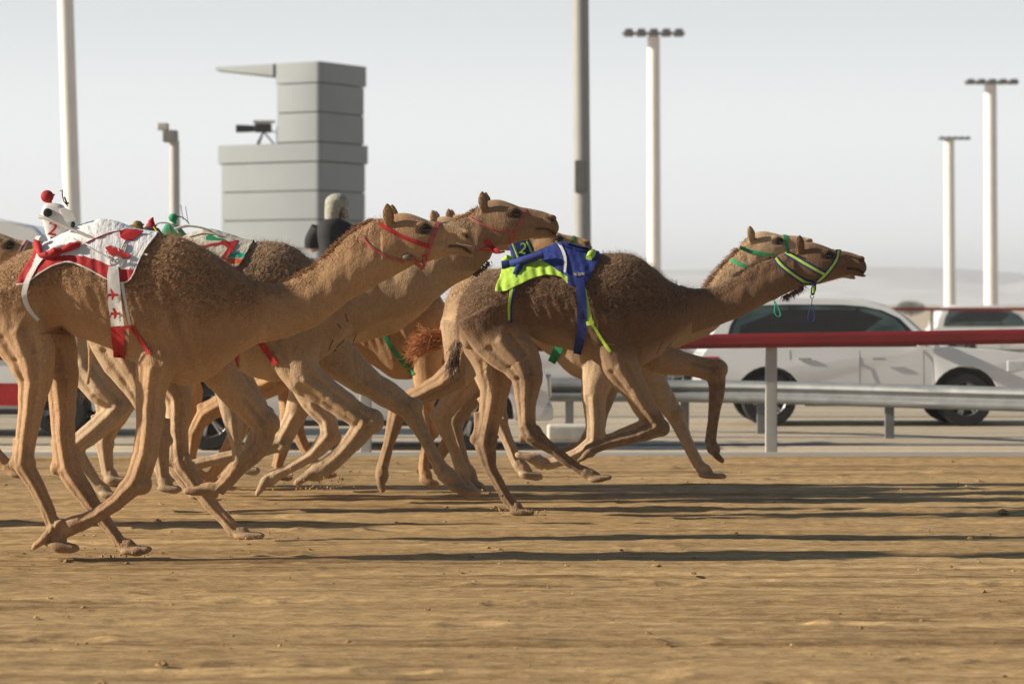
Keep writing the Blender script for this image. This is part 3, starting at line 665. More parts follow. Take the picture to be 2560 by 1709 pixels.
E=Camel('E',265,TR(345,.88,752,.86),
 [(780,690,800,830),(870,680,900,800),(940,650,980,760),(1000,612,1045,715),(1055,580,1105,675),(1095,560,1145,648)],
 (1112,550,165,0),
 [(-1,'f',[(690,850,56),(665,930,40),(632,1000,29),(604,1065,23),(572,1128,20,1),(540,1175,14),(520,1200,14)],((512,1215),(488,1240))),
  (1,'f',[(700,860,50),(720,950,36),(722,1040,26),(705,1110,21,1),(690,1170,14)],((688,1195),(725,1203))),
  (-1,'h',[(390,830,58),(440,920,46),(480,980,34),(468,1080,24),(468,1162,21),(530,1203,15),(590,1232,15)],((600,1245),(640,1252))),
  (1,'h',[(380,830,58),(350,930,42),(300,1020,28),(262,1085,21),(262,1140,15),(265,1190,15)],((262,1212),(300,1218)))],
 'O',voxel=.013,label='sandy camel whose small brown ears show right behind the raised brown head',wool_lo=.3)
N_=Camel('N',300,TR(165,.98,752,.93),
 [(600,690,620,860),(720,712,735,838),(800,672,838,775),(870,625,910,725),(928,585,970,690),(958,570,1005,655)],
 (985,570,162,0),
 [(-1,'h',[(208,820,56),(215,900,50),(262,965,44),(308,1012,32,1),(250,1068,28),(195,1112,24),(214,1168,16),(250,1212,14)],((258,1238),(305,1242))),
  (1,'h',[(240,860,50),(258,980,34),(262,1070,23),(255,1110,22),(264,1180,14)],((262,1205),(305,1210))),
  (-1,'f',[(540,860,56),(572,950,40),(588,1040,27,1),(594,1110,16),(600,1150,15)],((602,1175),(645,1182))),
  (1,'f',[(560,860,50),(600,960,34),(650,1040,25,1),(640,1110,16),(600,1160,14)],((590,1170),(560,1195)))],
 'P',tail=[(178,760,9),(190,830,10),(214,880,12),(212,940,12)],voxel=.013,label='pale camel almost hidden behind the nearest one, black tail hanging under its belly',wool_lo=.25)
K=Camel('K',322,[(x-62-1984*1.05+0,y,b,h) for x,y,b,h in [(xx*1.05,752+(a-752)*1.05,752+(b_-752)*1.05,h) for xx,a,b_,h in G_TR]],
 [(-440,690,-420,900),(-370,712,-350,850),(-290,716,-270,820),(-220,690,-195,790),(-150,650,-110,755),(-110,625,-60,715),(-82,606,-38,694)],
 (-62,597,200,0),
 [(-1,'f',[(-420,820,70),(-350,900,50),(-260,970,36),(-150,1010,29,1),(-90,1050,20),(-25,1110,17),(22,1160,18)],((32,1186),(86,1194))),
  (1,'f',[(-430,820,66),(-420,900,48),(-400,1000,36),(-390,1080,29,1),(-440,1150,19),(-480,1190,18)],((-490,1200),(-530,1230))),
  (-1,'h',[(-900,800,80),(-860,900,58),(-850,990,34),(-860,1080,26),(-820,1160,18),(-780,1230,17)],((-770,1260),(-710,1265))),
  (1,'h',[(-900,800,80),(-930,900,56),(-960,990,34),(-1000,1060,26),(-1000,1140,18),(-1010,1200,17)],((-1020,1220),(-1000,1260)))],
 'A',voxel=.012,label='camel at the far left edge, white and red noseband, only face and a foot showing',wool_lo=.4)
M_=Camel('M',275,[(1160,790,860,.09),(1180,750,870,.18),(1220,715,865,.26),(1290,700,850,.28),(1360,695,870,.3),(1430,695,910,.31),(1500,695,930,.31),(1550,700,925,.29),(1600,715,905,.24),(1640,745,875,.14)],
 [(1590,730,1600,880),(1680,735,1700,845),(1760,735,1790,815),(1830,710,1862,785),(1890,680,1925,748),(1940,656,1975,722)],
 (1990,640,158,0),
 [(-1,'h',[(1212,800,58),(1203,880,48),(1175,945,36),(1132,1003,26),(1104,1044,22),(1126,1098,16),(1150,1158,15)],((1146,1195),(1182,1222))),
  (1,'h',[(1225,830,56),(1212,930,40),(1168,1005,28),(1134,1056,23),(1146,1110,15),(1162,1165,14)],((1165,1200),(1205,1224))),
  (-1,'f',[(1540,850,52),(1570,930,36),(1600,1010,25),(1622,1050,21,1),(1580,1080,15),(1520,1096,14)],((1508,1100),(1480,1122))),
  (1,'f',[(1560,850,50),(1530,940,34),(1500,1030,24),(1490,1085,21,1),(1450,1120,14)],((1440,1126),(1400,1130)))],
 'P',voxel=.013,label='pale legged camel hidden behind the dark leader, two hind legs showing below the tails',wool_lo=.2)
CAMELS={'A':A,'B':B,'G':G,'H':H,'C':CC,'D':D,'E':E,'N':N_,'K':K,'M':M_}
# ------------------------------------------------------------------ tack: materials
M_white=mat('white_cotton',(.74,.74,.75),.85,var=.06,scale=30,bump=.5,bscale=220)
M_quilt=mat('quilted_white_cotton',(.76,.77,.81),.9,var=.06,scale=5,bump=.5,bscale=22,stretch=(4,1,.25))
M_red=mat('red_cotton',(.42,.010,.014),.75,var=.2,scale=12,bump=.4,bscale=200)
M_cream=mat('cream_wool_pad',(.58,.54,.46),.95,var=.1,scale=30,bump=.9,bscale=110)
M_green=mat('green_webbing',(.012,.30,.13),.7,var=.2,scale=20,bump=.3,bscale=300)
M_teal=mat('teal_stripe',(.02,.42,.30),.8); M_orange=mat('orange_stripe',(.70,.11,.03),.8)
M_blue=mat('royal_blue_cloth',(.005,.022,.19),.7,var=.25,scale=14,bump=.5,bscale=160)
M_lime=mat('lime_cloth',(.42,.66,.07),.7,var=.12,scale=14,bump=.4,bscale=160)
M_rope=mat('grey_white_rope',(.50,.49,.46),.7,var=.2,scale=90); M_steel=mat('steel',(.6,.6,.6),.25,1)
M_black=mat('black_plastic',(.015,.016,.017),.4); M_grey=mat('grey_tape',(.42,.42,.42),.6)
M_leo=mat('black_gold_cloth',(.40,.26,.06),.7,scale=60,col2=(.015,.012,.01))
def weave(name,c1,c2,sc_):
    m=mat(name,c1,.7); n=m.node_tree; ck=n.nodes.new('ShaderNodeTexChecker'); ck.inputs['Scale'].default_value=sc_; ck.inputs[1].default_value=(*c1,1); ck.inputs[2].default_value=(*c2,1)
    tc=[q for q in n.nodes if q.type=='TEX_COORD'][0]; n.links.new(tc.outputs['Object'],ck.inputs[0]); n.links.new(ck.outputs[0],n.nodes['Principled BSDF'].inputs['Base Color']); return m
M_weave=weave('red_white_weave',(.38,.010,.014),(.42,.17,.16),130)
def decal(c,polys,name,m,parent,off=.012,side=-1):
    bm=bmesh.new()
    for pts in polys:
        vs=[]
        for x,y in pts:
            l,n=c.cast(x,y,side); vs.append(bm.verts.new(l+Vector((0,side*off,0))+n*off*.4))
        es=[bm.edges.new((vs[i],vs[(i+1)%len(vs)])) for i in range(len(vs))]
        bmesh.ops.triangle_fill(bm,edges=es,use_beauty=True)
    me=bpy.data.meshes.new(name); bm.to_mesh(me); bm.free(); return lnk(name,me,parent,[m],False)
def hemf(tab): xs=[p[0] for p in tab]; ys=[p[1] for p in tab]; return lambda x: float(np.interp(x,xs,ys))
def torus(c,R_,r_,name,m,parent,axis='Y'):
    mb=MB(); n=28; k=8; rs=[]
    for i in range(n+1):
        a=2*math.pi*i/n; rs.append([Vector(c)+Vector(((R_+r_*math.cos(b))*math.cos(a), r_*math.sin(b), (R_+r_*math.cos(b))*math.sin(a))) for b in [2*math.pi*j/k for j in range(k)]])
    mb.rings(rs,cap=False); return mb.build(name,m,parent)
def sdl(name,c,x,y,label,group=None):
    return empty(name,at(x,y,c.Y),label,'saddle',group or 'cloth saddles strapped over the camel humps')
def near(c,x,y,d=.0):
    l,n=c.cast(x,y); return l+Vector((0,-d,0))
# ---- camel A: red and white saddle
t=sdl('saddle',A,230,650,'white quilted saddle cloth with broad red hem on the golden brown camel')
hA=hemf([(62,713),(85,713),(92,706),(117,687),(150,667),(180,658),(207,661),(233,673),(283,699),(323,712),(347,703),(367,640),(396,590)])
bA=hemf([(62,60),(92,34),(117,33),(150,24),(180,18),(207,20),(233,30),(283,38),(323,38),(400,38)])
def mA(x,y,h):
    d=h-y
    if x<104-(y-640)*.25: return 1
    if x>318: return 1 if y>674 else 0
    return 1 if d<bA(x) else 0
dm_=A.drape(62,396,hA,mA,nx=90,ny=110,skew=34); cloth(dm_,'saddle_cloth',[M_quilt,M_red],t)
mb=MB(); mb.tube(dm_.edge[::2],.0055,6); mb.build('white_piping',M_white,t)
A.strip([(301,668),(303,700),(307,755),(311,812)],[24,30,32,36],off=.022).build('girth_strap',M_white,t)
o=A.strip([(311,814),(309,850),(305,893)],[36,34,30],off=.022).build('girth_strap',M_red,t); o['label']='red lower end of the white girth'
plane=[(-15,-2),(-13,3),(-5,2),(-9,14),(-4,15),(5,3),(13,2),(16,-1),(11,-4),(4,-4),(-1,-15),(-5,-15),(-5,-4),(-12,-4),(-15,-11),(-18,-11)]
for cx,cy in ((304,736),(309,781)): decal(A,[[(cx+x*.92,cy-y*.92) for x,y in plane]],'plane_emblem',M_red,t,off=.030)
A.strip([(320,690),(333,760),(342,812)],[8,7,6],off=.014).build('breast_strap',M_white,t)
A.strip([(344,813),(362,842),(388,884)],[9,9,9],off=.012).build('breast_strap',M_red,t)
A.strip([(328,815),(347,814)],[8,8],off=.026).build('strap_keeper',M_red,t)
A.strip([(128,628),(117,652),(98,685),(84,722),(83,745),(92,775),(112,800)],[12,12,13,13,12,10,7],off=.022).build('crupper_strap',M_white,t)
mb=MB(); 
for (x0,y0),(x1,y1),r,mi in (((98,603),(118,640),9,1),((118,640),(150,642),8,1),((138,640),(172,628),11,1),((172,628),(214,612),9,1),((140,630),(178,616),7,0),((100,598),(118,606),9,0)):
    a=near(A,x0,y0+8,.03); b=near(A,x1,y1+8,.03); a.z=at(x0,y0,A.Y).z; b.z=at(x1,y1,A.Y).z
    mb.tube([a,a.lerp(b,.5)+Vector((0,-.01,.006)),b],[r/367*.8,r/367*1.15,r/367*.6],12,mi)
mb.build('padded_roll',[M_white,M_red],t)
for pl in ([(305,583),(318,577),(345,575),(365,579),(357,592),(342,603),(326,605),(312,597)],[(277,622),(290,618),(305,622),(325,633),(342,642),(336,648),(312,646),(292,640)],[(192,618),(205,608),(215,610),(213,620),(200,626)]):
    o=decal(A,[pl],'red_pad',M_red,t,off=.022); md=o.modifiers.new('thick','SOLIDIFY'); md.thickness=.012; md.offset=0
torus(near(A,309,657,.035),16/367,.004,'girth_ring',M_steel,t)
mb=MB()
for pts in (((196,598),(240,622),(285,645),(303,655)),((333,585),(322,610),(312,640)),((280,633),(292,622),(308,622),(316,640)),((283,640),(300,655),(312,648)),((318,622),(330,612),(322,640),(306,650))):
    mb.tube([near(A,x,y,.035+.012*i) for i,(x,y) in enumerate(cr([(*p,) for p in pts],4))][:],.0045,8) if False else mb.tube([near(A,x,y,.035) for x,y in cr(pts,4)],.0048,8)
mb.build('lashing_rope',M_rope,t)
mb=MB(); mb.tube([near(A,x,y,.03) for x,y in cr([(228,609),(255,596),(290,582),(330,577),(350,582)],4)],.005,8); mb.build('lashing_rope',M_red,t)
# ---- camel B: cream pad
t=sdl('saddle',B,540,640,'cream wool saddle pad edged green and orange red on the grey tan camel')
hB=hemf([(330,700),(560,690),(580,668),(597,675),(612,666),(635,608)])
def mB(x,y,h):
    if x>574: 
        if 634<y<646: return 1
        if 648<y<661: return 2
    return 0
cloth(B.drape(340,635,hB,mB,nx=70,ny=90),'saddle_cloth',[M_cream,M_teal,M_orange],t)
B.strip([(505,622),(540,613),(575,611),(600,606)],[5,5,6,6],off=.02).build('lashing_rope',M_red,t)
B.strip([(594,606),(585,620),(576,636),(568,652)],[10,13,12,14],off=.024).build('tassel',M_red,t)
B.strip([(560,606),(580,622),(588,632)],[9,9,6],off=.026).build('tassel',M_red,t)
B.strip([(590,690),(594,780),(592,860),(588,917)],[26,26,26,24],off=.012).build('girth_strap',M_red,t)
B.strip([(625,790),(657,850),(697,908)],[13,14,14],off=.012).build('breast_strap',M_red,t)
B.strip([(520,595),(560,600),(584,618)],[16,12,8],off=.017).build('green_binding',M_green,t)
# ---- camel G: blue and lime
t=sdl('saddle',G,1390,660,'royal blue saddle with bright lime rear skirt on the dark leading camel')
hG=hemf([(1237,731),(1266,730),(1293,716),(1330,698),(1363,688),(1408,695),(1417,717),(1458,717),(1480,682),(1498,642)])
lG=hemf([(1237,600),(1262,648),(1293,656),(1347,648),(1380,668),(1417,693)])
def mG(x,y,h): return 1 if (x<1416 and y>lG(x)) or x<1256 else 0
cloth(G.drape(1238,1498,hG,mG,nx=80,ny=96,wave=.007,skew=17),'saddle_cloth',[M_blue,M_lime],t)
G.strip([(1388,603),(1402,620),(1412,650),(1410,684)],[5,6,7,5],off=.024).build('grey_piping',M_white,t)
G.strip([(1420,612),(1440,622),(1470,626)],[10,14,12],off=.03).build('blue_lacing',M_blue,t)
mb=MB(); mb.tube([near(G,x,y,.05) for x,y in ((1470,646),(1477,636),(1482,630))],[8/307,10/307,8/307],12); mb.build('lime_toggle',M_lime,t)
mb=MB(); mb.tube([near(G,x,max(y,662),.04)+Vector((0,0,(max(y,662)-y)/307)) for x,y in cr([(1254,663),(1275,661),(1300,654),(1330,645),(1356,636)],3)],12/307*.9,12); mb.build('padded_roll',M_blue,t)
mb=MB(); mb.tube([near(G,x,y,.03) for x,y in ((1303,657),(1296,672),(1288,685))],[.02,.03,.02],10); mb.build('blue_lacing',M_blue,t)
G.strip([(1446,695),(1452,760),(1454,810),(1448,850),(1442,884)],[24,24,25,23,20],off=.02).build('girth_strap',M_blue,t)
G.strip([(1459,722),(1466,760),(1474,803)],[5,8,10],off=.016).build('breast_strap',M_lime,t)
G.strip([(1476,806),(1498,840),(1522,877)],[6,7,7],off=.012).build('breast_strap',M_lime,t)
G.strip([(1464,806),(1482,805)],[10,10],off=.028).build('strap_buckle',M_lime,t)
G.strip([(1285,690),(1279,722),(1272,765),(1272,800)],[7,7,7,5],off=.014).build('crupper_strap',M_lime,t)
G.strip([(1291,688),(1286,722),(1278,765),(1278,806)],[5,5,5,4],off=.014).build('crupper_strap',M_blue,t)
mb=MB()
for x,y in ((1436,686),(1446,686),(1455,685)): p=near(G,x,y,.03); mb.box((p.x-.012,p.y-.01,p.z-.014),(p.x+.012,p.y,p.z+.014))
mb.build('snap_hooks',M_steel,t,bevel=.003)
# ---- girths of the camels behind
o=H.strip([(1402,800),(1400,850),(1390,882),(1378,905)],[22,22,22,20],off=.010).build('girth_strap',M_green,None); o.name='girth'; tag(o,'green girth band under the belly of the pale cream camel','girth')
o=CC.strip([(940,770),(970,846),(1000,892),(1036,935)],[10,11,11,10],off=.010).build('girth_strap',M_green,None); o.name='girth'; tag(o,'green girth strap slanting over the flank of the sandy camel in the middle','girth')
# ------------------------------------------------------------------ halters (worn, children of the camel)
def child(o,c): return o
A.strip([(950,560),(985,582),(1020,598),(1050,609),(1074,616)],10,off=.006).build('halter_cheek_strap',M_red,A.o)
A.band((1099,546),(1067,640),11,off=.007).build('halter_noseband',M_weave,A.o)
A.strip([(908,594),(925,615),(950,633),(985,648),(1012,655)],6,off=.007).build('halter_throat_rope',M_weave,A.o)
mb=MB(); mb.tube([near(A,1062,640,.01),at(1062,652,A.Y-.06),at(1058,672,A.Y-.05)],[.012,.013,.008],10); mb.tube([near(A,1030,640,.01),at(1040,658,A.Y-.08),at(1056,672,A.Y-.05)],[.012,.014,.014],10); mb.build('halter_knot',M_weave,A.o)
mb=MB(); mb.tube([near(A,x,y,.004) for x,y in ((1140,607),(1152,611),(1168,613),(1180,616))],.0032,8); mb.build('mouth_rope',M_white,A.o)
mb=MB(); mb.ell(near(A,1020,644,.02),(.035,.016,.022),n=12); mb.build('chin_pad',mat('worn_leather',(.16,.12,.10),.6),A.o)
B.band((1314,527),(1264,628),6,off=.006).build('halter_noseband',M_weave,B.o)
B.strip([(1172,543),(1195,558),(1225,570),(1258,578),(1285,587)],5,off=.007).build('halter_cheek_strap',M_weave,B.o)
B.strip([(1213,600),(1228,616),(1248,632)],[12,12,9],off=.01).build('halter_chin_strap',M_red,B.o)
mb=MB(); mb.tube([at(x,y,B.Y-.10) for x,y in cr([(1190,621),(1205,623),(1222,622),(1240,632),(1262,628)],4)],.008,8); mb.build('halter_rope',M_red,B.o)
def twin(c,pts,w_,n):
    c.strip(pts,w_,off=.006).build(n,M_blue,c.o)
    k=c.strip(pts,w_*.42,off=.011).build(n,M_lime,c.o); k['label']='lime stripe along the blue halter strap'
twin(G,[(1963,632),(1995,651),(2030,671),(2062,688)],15,'halter_cheek_strap')
twin(G,[(1938,646),(1952,665),(1985,690),(2010,704),(2030,708)],14,'halter_neck_strap')
twin(G,[(2094,624),(2091,644),(2076,668),(2060,687),(2042,704)],13,'halter_noseband')
o=mb=MB(); mb.tube([at(2037,704,G.Y-.07),at(2034,722,G.Y-.06),at(2031,736,G.Y-.06)],[.014,.022,.016],10,lat=.4); mb.build('halter_tag',M_blue,G.o)
mb=MB(); mb.tube([at(2034,715,G.Y-.075),at(2033,732,G.Y-.072)],.010,8,lat=.5); mb.build('halter_tag_stripe',M_lime,G.o)
torus(at(2030,741,G.Y-.06),.014,.004,'halter_ring',M_white,G.o)
mb=MB(); mb.tube([at(x,y,G.Y-.06) for x,y in cr([(2030,746),(2029,760),(2020,790),(2024,802),(2034,802),(2036,785),(2030,760)],4)],.0035,6); mb.build('halter_cord',M_blue,G.o)
H.band((1962,588),(1968,640),9,off=.006).build('halter_noseband',M_green,H.o)
H.strip([(1847,618),(1870,627),(1900,635),(1945,641)],9,off=.007).build('halter_cheek_strap',M_green,H.o)
H.strip([(1826,648),(1845,661),(1872,668)],9,off=.007).build('halter_neck_strap',M_green,H.o)
mb=MB(); mb.tube([at(x,y,H.Y-.1) for x,y in cr([(1934,745),(1937,765),(1936,780),(1944,791),(1951,787),(1946,770),(1936,752)],4)],.005,6); mb.build('halter_loop',M_teal,H.o)
K.band((70,598),(40,660),13,off=.006).build('halter_noseband',M_white,K.o); K.band((70,598),(40,660),4,off=.010).build('halter_noseband',M_red,K.o)
CC.band((1434,592),(1424,628),6,off=.006).build('halter_noseband',M_green,CC.o)
# brand marks on the grey tan and dark camels
for c,ls in ((B,[((867,784),(872,804)),((846,808),(856,821)),((862,850),(842,868)),((892,835),(882,862)),((835,848),(824,874)),((840,872),(833,880))]),(G,[((1688,812),(1687,826)),((1678,858),(1664,872)),((1656,850),(1640,884))])):
    mbr=mat('dark_brand',(.10,.075,.065),.9)
    for p,q in ls: c.strip([p,q],2.6 if c is B else 2,off=.002,th=.001).build('brand_mark',mbr,c.o)
# ------------------------------------------------------------------ hair: tails, manes, beards
def tuft(c,pts,d,length,n,m,name='tail_tuft',rad=.004,spread=.3,curl=.03,jit=5,dy=0,seed=1):
    r=np.random.default_rng(seed); P=cr(pts,6); roots=[]
    for k in range(n):
        q=P[r.integers(len(P))]; roots.append(at(q[0]+r.normal(0,jit),q[1]+r.normal(0,jit),c.Y)+Vector((0,dy+r.normal(0,.012),0)))
    return locks(name,m,c.o,roots,[d]*n,length,rad,6,curl,spread,seed)
tuft(H,[(1106,838),(1095,856),(1080,866)],(-1,-.2,.12),.24,300,M_tuft['orange'],spread=.22,curl=.045,rad=.005,dy=-.1,jit=6)
tuft(G,[(1146,850),(1140,885),(1133,902)],(-.25,-.05,-1),.13,180,M_tuft['dark'],spread=.22,curl=.02)
tuft(N_,[(200,850),(212,890),(216,930)],(-.1,0,-1),.20,260,M_tuft['dark'],spread=.22,curl=.02,jit=6)
tuft(CC,[(625,950),(605,962)],(-1,-.1,-.1),.10,90,M_tuft['orange'],spread=.4,curl=.03)
def mane(c,pts,d,length,n,m,jy=.03,name='mane',seed=2,rad=.0035):
    r=np.random.default_rng(seed); P=cr(pts,8); roots=[]; dirs=[]
    for k in range(n):
        q=P[r.integers(len(P))]; y=r.uniform(-jy,jy); p=at(q[0]+r.normal(0,3),q[1]+r.uniform(0,5),c.Y)+Vector((0,y,0)); roots.append(p); dirs.append((d[0],y*8,d[1]))
    return locks(name,m,c.o,roots,dirs,length,rad,4,.010,.35,seed)
mane(A,[(745,692),(790,665),(830,627),(870,590),(905,564),(935,551)],(-.55,.75),.040,900,M_tuft['mane'])
mane(B,[(1140,552),(1165,540),(1188,526)],(-.5,.8),.035,300,M_tuft['mane'])
mane(B,[(1185,680),(1205,668),(1222,652)],(.2,-1),.030,160,M_tuft['manedark'],name='beard')
mane(G,[(1838,688),(1873,668),(1907,650),(1936,641)],(-.5,.8),.030,420,M_tuft['manedark'])
mane(G,[(1960,738),(1985,726),(2008,712)],(.1,-1),.040,240,M_tuft['manedark'],name='beard')
mane(H,[(1765,716),(1795,675),(1826,645),(1848,622)],(-.7,.6),.05,420,M_tuft['mane'])
# poll and ear fringes
for c in (A,B,G,H): mane(c,[c.h2p(-.04,.03),c.h2p(.02,-.01),c.h2p(.09,-.05)],(-.5,.8),.016,30,M_tuft['mane'] if c in (A,H) else M_tuft['manedark'],name='poll_hair')
# ------------------------------------------------------------------ robot jockeys
def text(name,ch,size,loc,rot,m,parent,ext=.002):
    cu=bpy.data.curves.new(name,'FONT'); cu.body=ch; cu.size=size; cu.extrude=ext; cu.offset=.0012; cu.align_x='CENTER'; cu.align_y='CENTER'
    o=bpy.data.objects.new('t',cu); C.objects.link(o); dg=bpy.context.evaluated_depsgraph_get(); dg.update()
    me=bpy.data.meshes.new_from_object(o.evaluated_get(dg)); bpy.data.objects.remove(o)
    M4=Matrix.Translation(loc)@Matrix.Rotation(rot,4,'Y')@Matrix.Rotation(R(90),4,'X'); me.transform(M4)
    return lnk(name,me,parent,[m],False)
TOR=[(-92,-11,13,.040),(-87,-15,30,.055),(-75,-21,39,.062),(-63,-23,49,.066),(-50,-21,55,.066),(-40,-17,59,.064),(-30,-15,57,.060),(-15,-12,55,.056),(0,-6,53,.052),(14,-2,50,.050)]
def robot(c,bx,by,k,mbody,mcap,label,cap=(-9,-109,16),pad=None):
    """k = scale against the first robot, bx,by = photo point of the torso base"""
    s=c.px; t=empty('robot_jockey',at(bx+20*k,by,c.Y),label,'robot jockey','robot jockeys mounted behind the humps')
    mb=MB(); rs=[]
    for y,xl,xr,d in cr(TOR,3):
        a=at(bx+xl*k,by+y*k,c.Y); b=at(bx+xr*k,by+y*k,c.Y); m_=(a+b)/2; h=(b.x-a.x)/2; dd=d*k*367/s
        rs.append([m_+Vector((math.copysign(abs(math.cos(q))**.6,math.cos(q))*h, math.copysign(abs(math.sin(q))**.55,math.sin(q))*dd,0)) for q in [2*math.pi*j/24 for j in range(24)]])
    mb.rings(rs); mb.build('torso',mbody,t)
    cx,cy,cr_=cap; p=at(bx+cx*k,by+cy*k,c.Y); r_=cr_*k/s; mb=MB(); mb.ell(p,(r_,r_*.95,r_),n=18)
    mb.ell(p+Vector((r_*.75,0,.12*r_)),(r_*.5,r_*.6,r_*.22),Matrix.Rotation(-.4,3,'Y') ,12); mb.tube([p+Vector((r_*.2,0,-r_*.6)),p+Vector((r_*.3,0,-r_*1.4))],r_*.5,10); mb.build('cap',mcap,t)
    return t
t=robot(A,127,600,1,M_white,M_red,'white robot jockey with a red cap and the number 2 on the nearest camel')
yA=A.Y-.068
mb=MB(); mb.lathe([(.0,0),(.030,0),(.030,-.02),(.024,-.024),(0,-.024)],at(120,532,yA+.012),'Y',24); mb.lathe([(.010,-.02),(.010,-.07)],at(118,537,yA+.01),'Y',12); mb.build('motor_hub',M_black,t)
text('number','2',.135,at(132,573,A.Y-.0665),R(-10)*-1,M_red,t,.003)
mb=MB(); mb.tube([at(x,y,A.Y-.13-.15*i/24) for i,(x,y) in enumerate(cr([(98,542),(120,548),(180,573),(235,597),(300,622),(340,632),(369,637)],4))],[.012]*6+[.011]*6+[.009]*6+[.008]*7,12)
mb.build('whip_rod',M_rope,t)
mb=MB(); mb.tube([at(x,y,A.Y) for x,y in ((170,516),(160,504),(156,490),(156,478))],.004,8); mb.tube([at(x,y,A.Y) for x,y in ((168,512),(164,500),(161,492))],.006,8)
mb.ell(at(169,508,A.Y),(.012,.012,.006),n=8); mb.build('antenna',M_black,t)
mb=MB(); mb.ell(at(153,476,A.Y),(.016,.014,.006),n=10); mb.build('antenna_tip',mat('cream_plastic',(.75,.70,.6),.5),t)
mb=MB()
for pts in (((148,523),(162,519),(184,531),(190,538),(176,545),(156,545)),((158,545),(186,538),(193,547),(176,556),(166,556))):
    n_=len(pts); a=[at(x,y,A.Y-.072) for x,y in pts]; b=[at(x,y,A.Y-.050) for x,y in pts]; mb.rings([a,b])
mb.build('pocket_flap',M_white,t,smooth=False,bevel=.004)
mb=MB(); mb.ell(at(182,562,A.Y-.035),(.016,.02,.024),Matrix.Rotation(.3,3,'Y'),12); mb.build('green_lamp',mat('dark_green_glass',(.01,.05,.035),.1),t)
mb=MB(); mb.box(tuple(at(126,602,A.Y-.062)+Vector((0,0,-.004))),tuple(at(158,594,A.Y-.05)+Vector((0,.0,.004)))); mb.box(tuple(at(160,598,A.Y-.062)),tuple(at(177,592,A.Y-.05))); mb.build('velcro_strip',M_black,t,smooth=False)
t=robot(B,372,640,.80,mat('dark_jockey_cloth',(.03,.03,.035),.8),M_red,'robot jockey of the grey tan camel, only its peaked red cap above the nearest hump',cap=(7,-92,16))
mb=MB(); mb.tube([at(378,556,B.Y),at(380,548,B.Y),at(383,543,B.Y)],[.028,.014,.004],10); mb.build('cap_point',M_red,t)
mb=MB(); mb.tube([at(x,y,B.Y-.12) for x,y in cr([(436,574),(450,568),(473,565),(507,570),(530,580),(549,592)],4)],[.011]*8+[.008]*8+[.005]*5,10); mb.build('whip_rod',M_rope,t)
mb=MB(); mb.tube([at(x,y,B.Y-.05) for x,y in cr([(388,562),(400,557),(420,558),(438,568),(446,582)],4)],.006,8); mb.build('cable',M_grey,t)
mb=MB(); mb.tube([at(x,y,B.Y-.09) for x,y in ((384,566),(392,578),(398,590))],.007,8); mb.build('yellow_strap',mat('yellow_webbing',(.75,.5,.03),.7),t)
t=robot(N_,334,628,.72,M_leo,M_leo,'robot jockey in black and gold cloth, its head peeping over the white saddle',cap=(14,-88,19))
t=robot(E,424,640,.86,M_green,M_green,'green robot jockey beyond the golden brown shoulder of the nearest camel',cap=(10,-111,13))
mb=MB(); mb.tube([at(x,y,E.Y) for x,y in cr([(440,540),(455,543),(468,553),(473,560)],4)],.005,8); mb.tube([at(458,550,E.Y),at(452,512,E.Y)],.003,6); mb.tube([at(470,556,E.Y),at(464,515,E.Y)],.003,6); mb.build('antenna',M_black,t)
mb=MB(); mb.tube([at(424,560,E.Y-.08),at(428,580,E.Y-.1),at(423,596,E.Y-.1)],.008,8); mb.build('cable',M_black,t)
t=robot(G,1288,655,.80,M_blue,M_lime,'blue robot jockey with lime straps and lime digits behind the royal blue saddle')
text('number','2',.125,at(1307,622,G.Y-.068),R(12),M_lime,t,.003)
mb=MB()
for (x0,y0),(x1,y1) in (((1280,604),(1297,648)),((1317,603),(1331,634)),((1280,600),(1319,598))):
    mb.tube([at(x0,y0,G.Y-.058),at(x1,y1,G.Y-.060)],.009,8,lat=.4)
mb.build('lime_straps',M_lime,t)
mb=MB(); mb.tube([at(1258,652,G.Y-.05),at(1268,645,G.Y-.07),at(1282,648,G.Y-.06)],[.02,.03,.02],10); mb.build('lime_roll',M_lime,t)

for c in (A,B,G,H):
    c.fur(c.hairn)
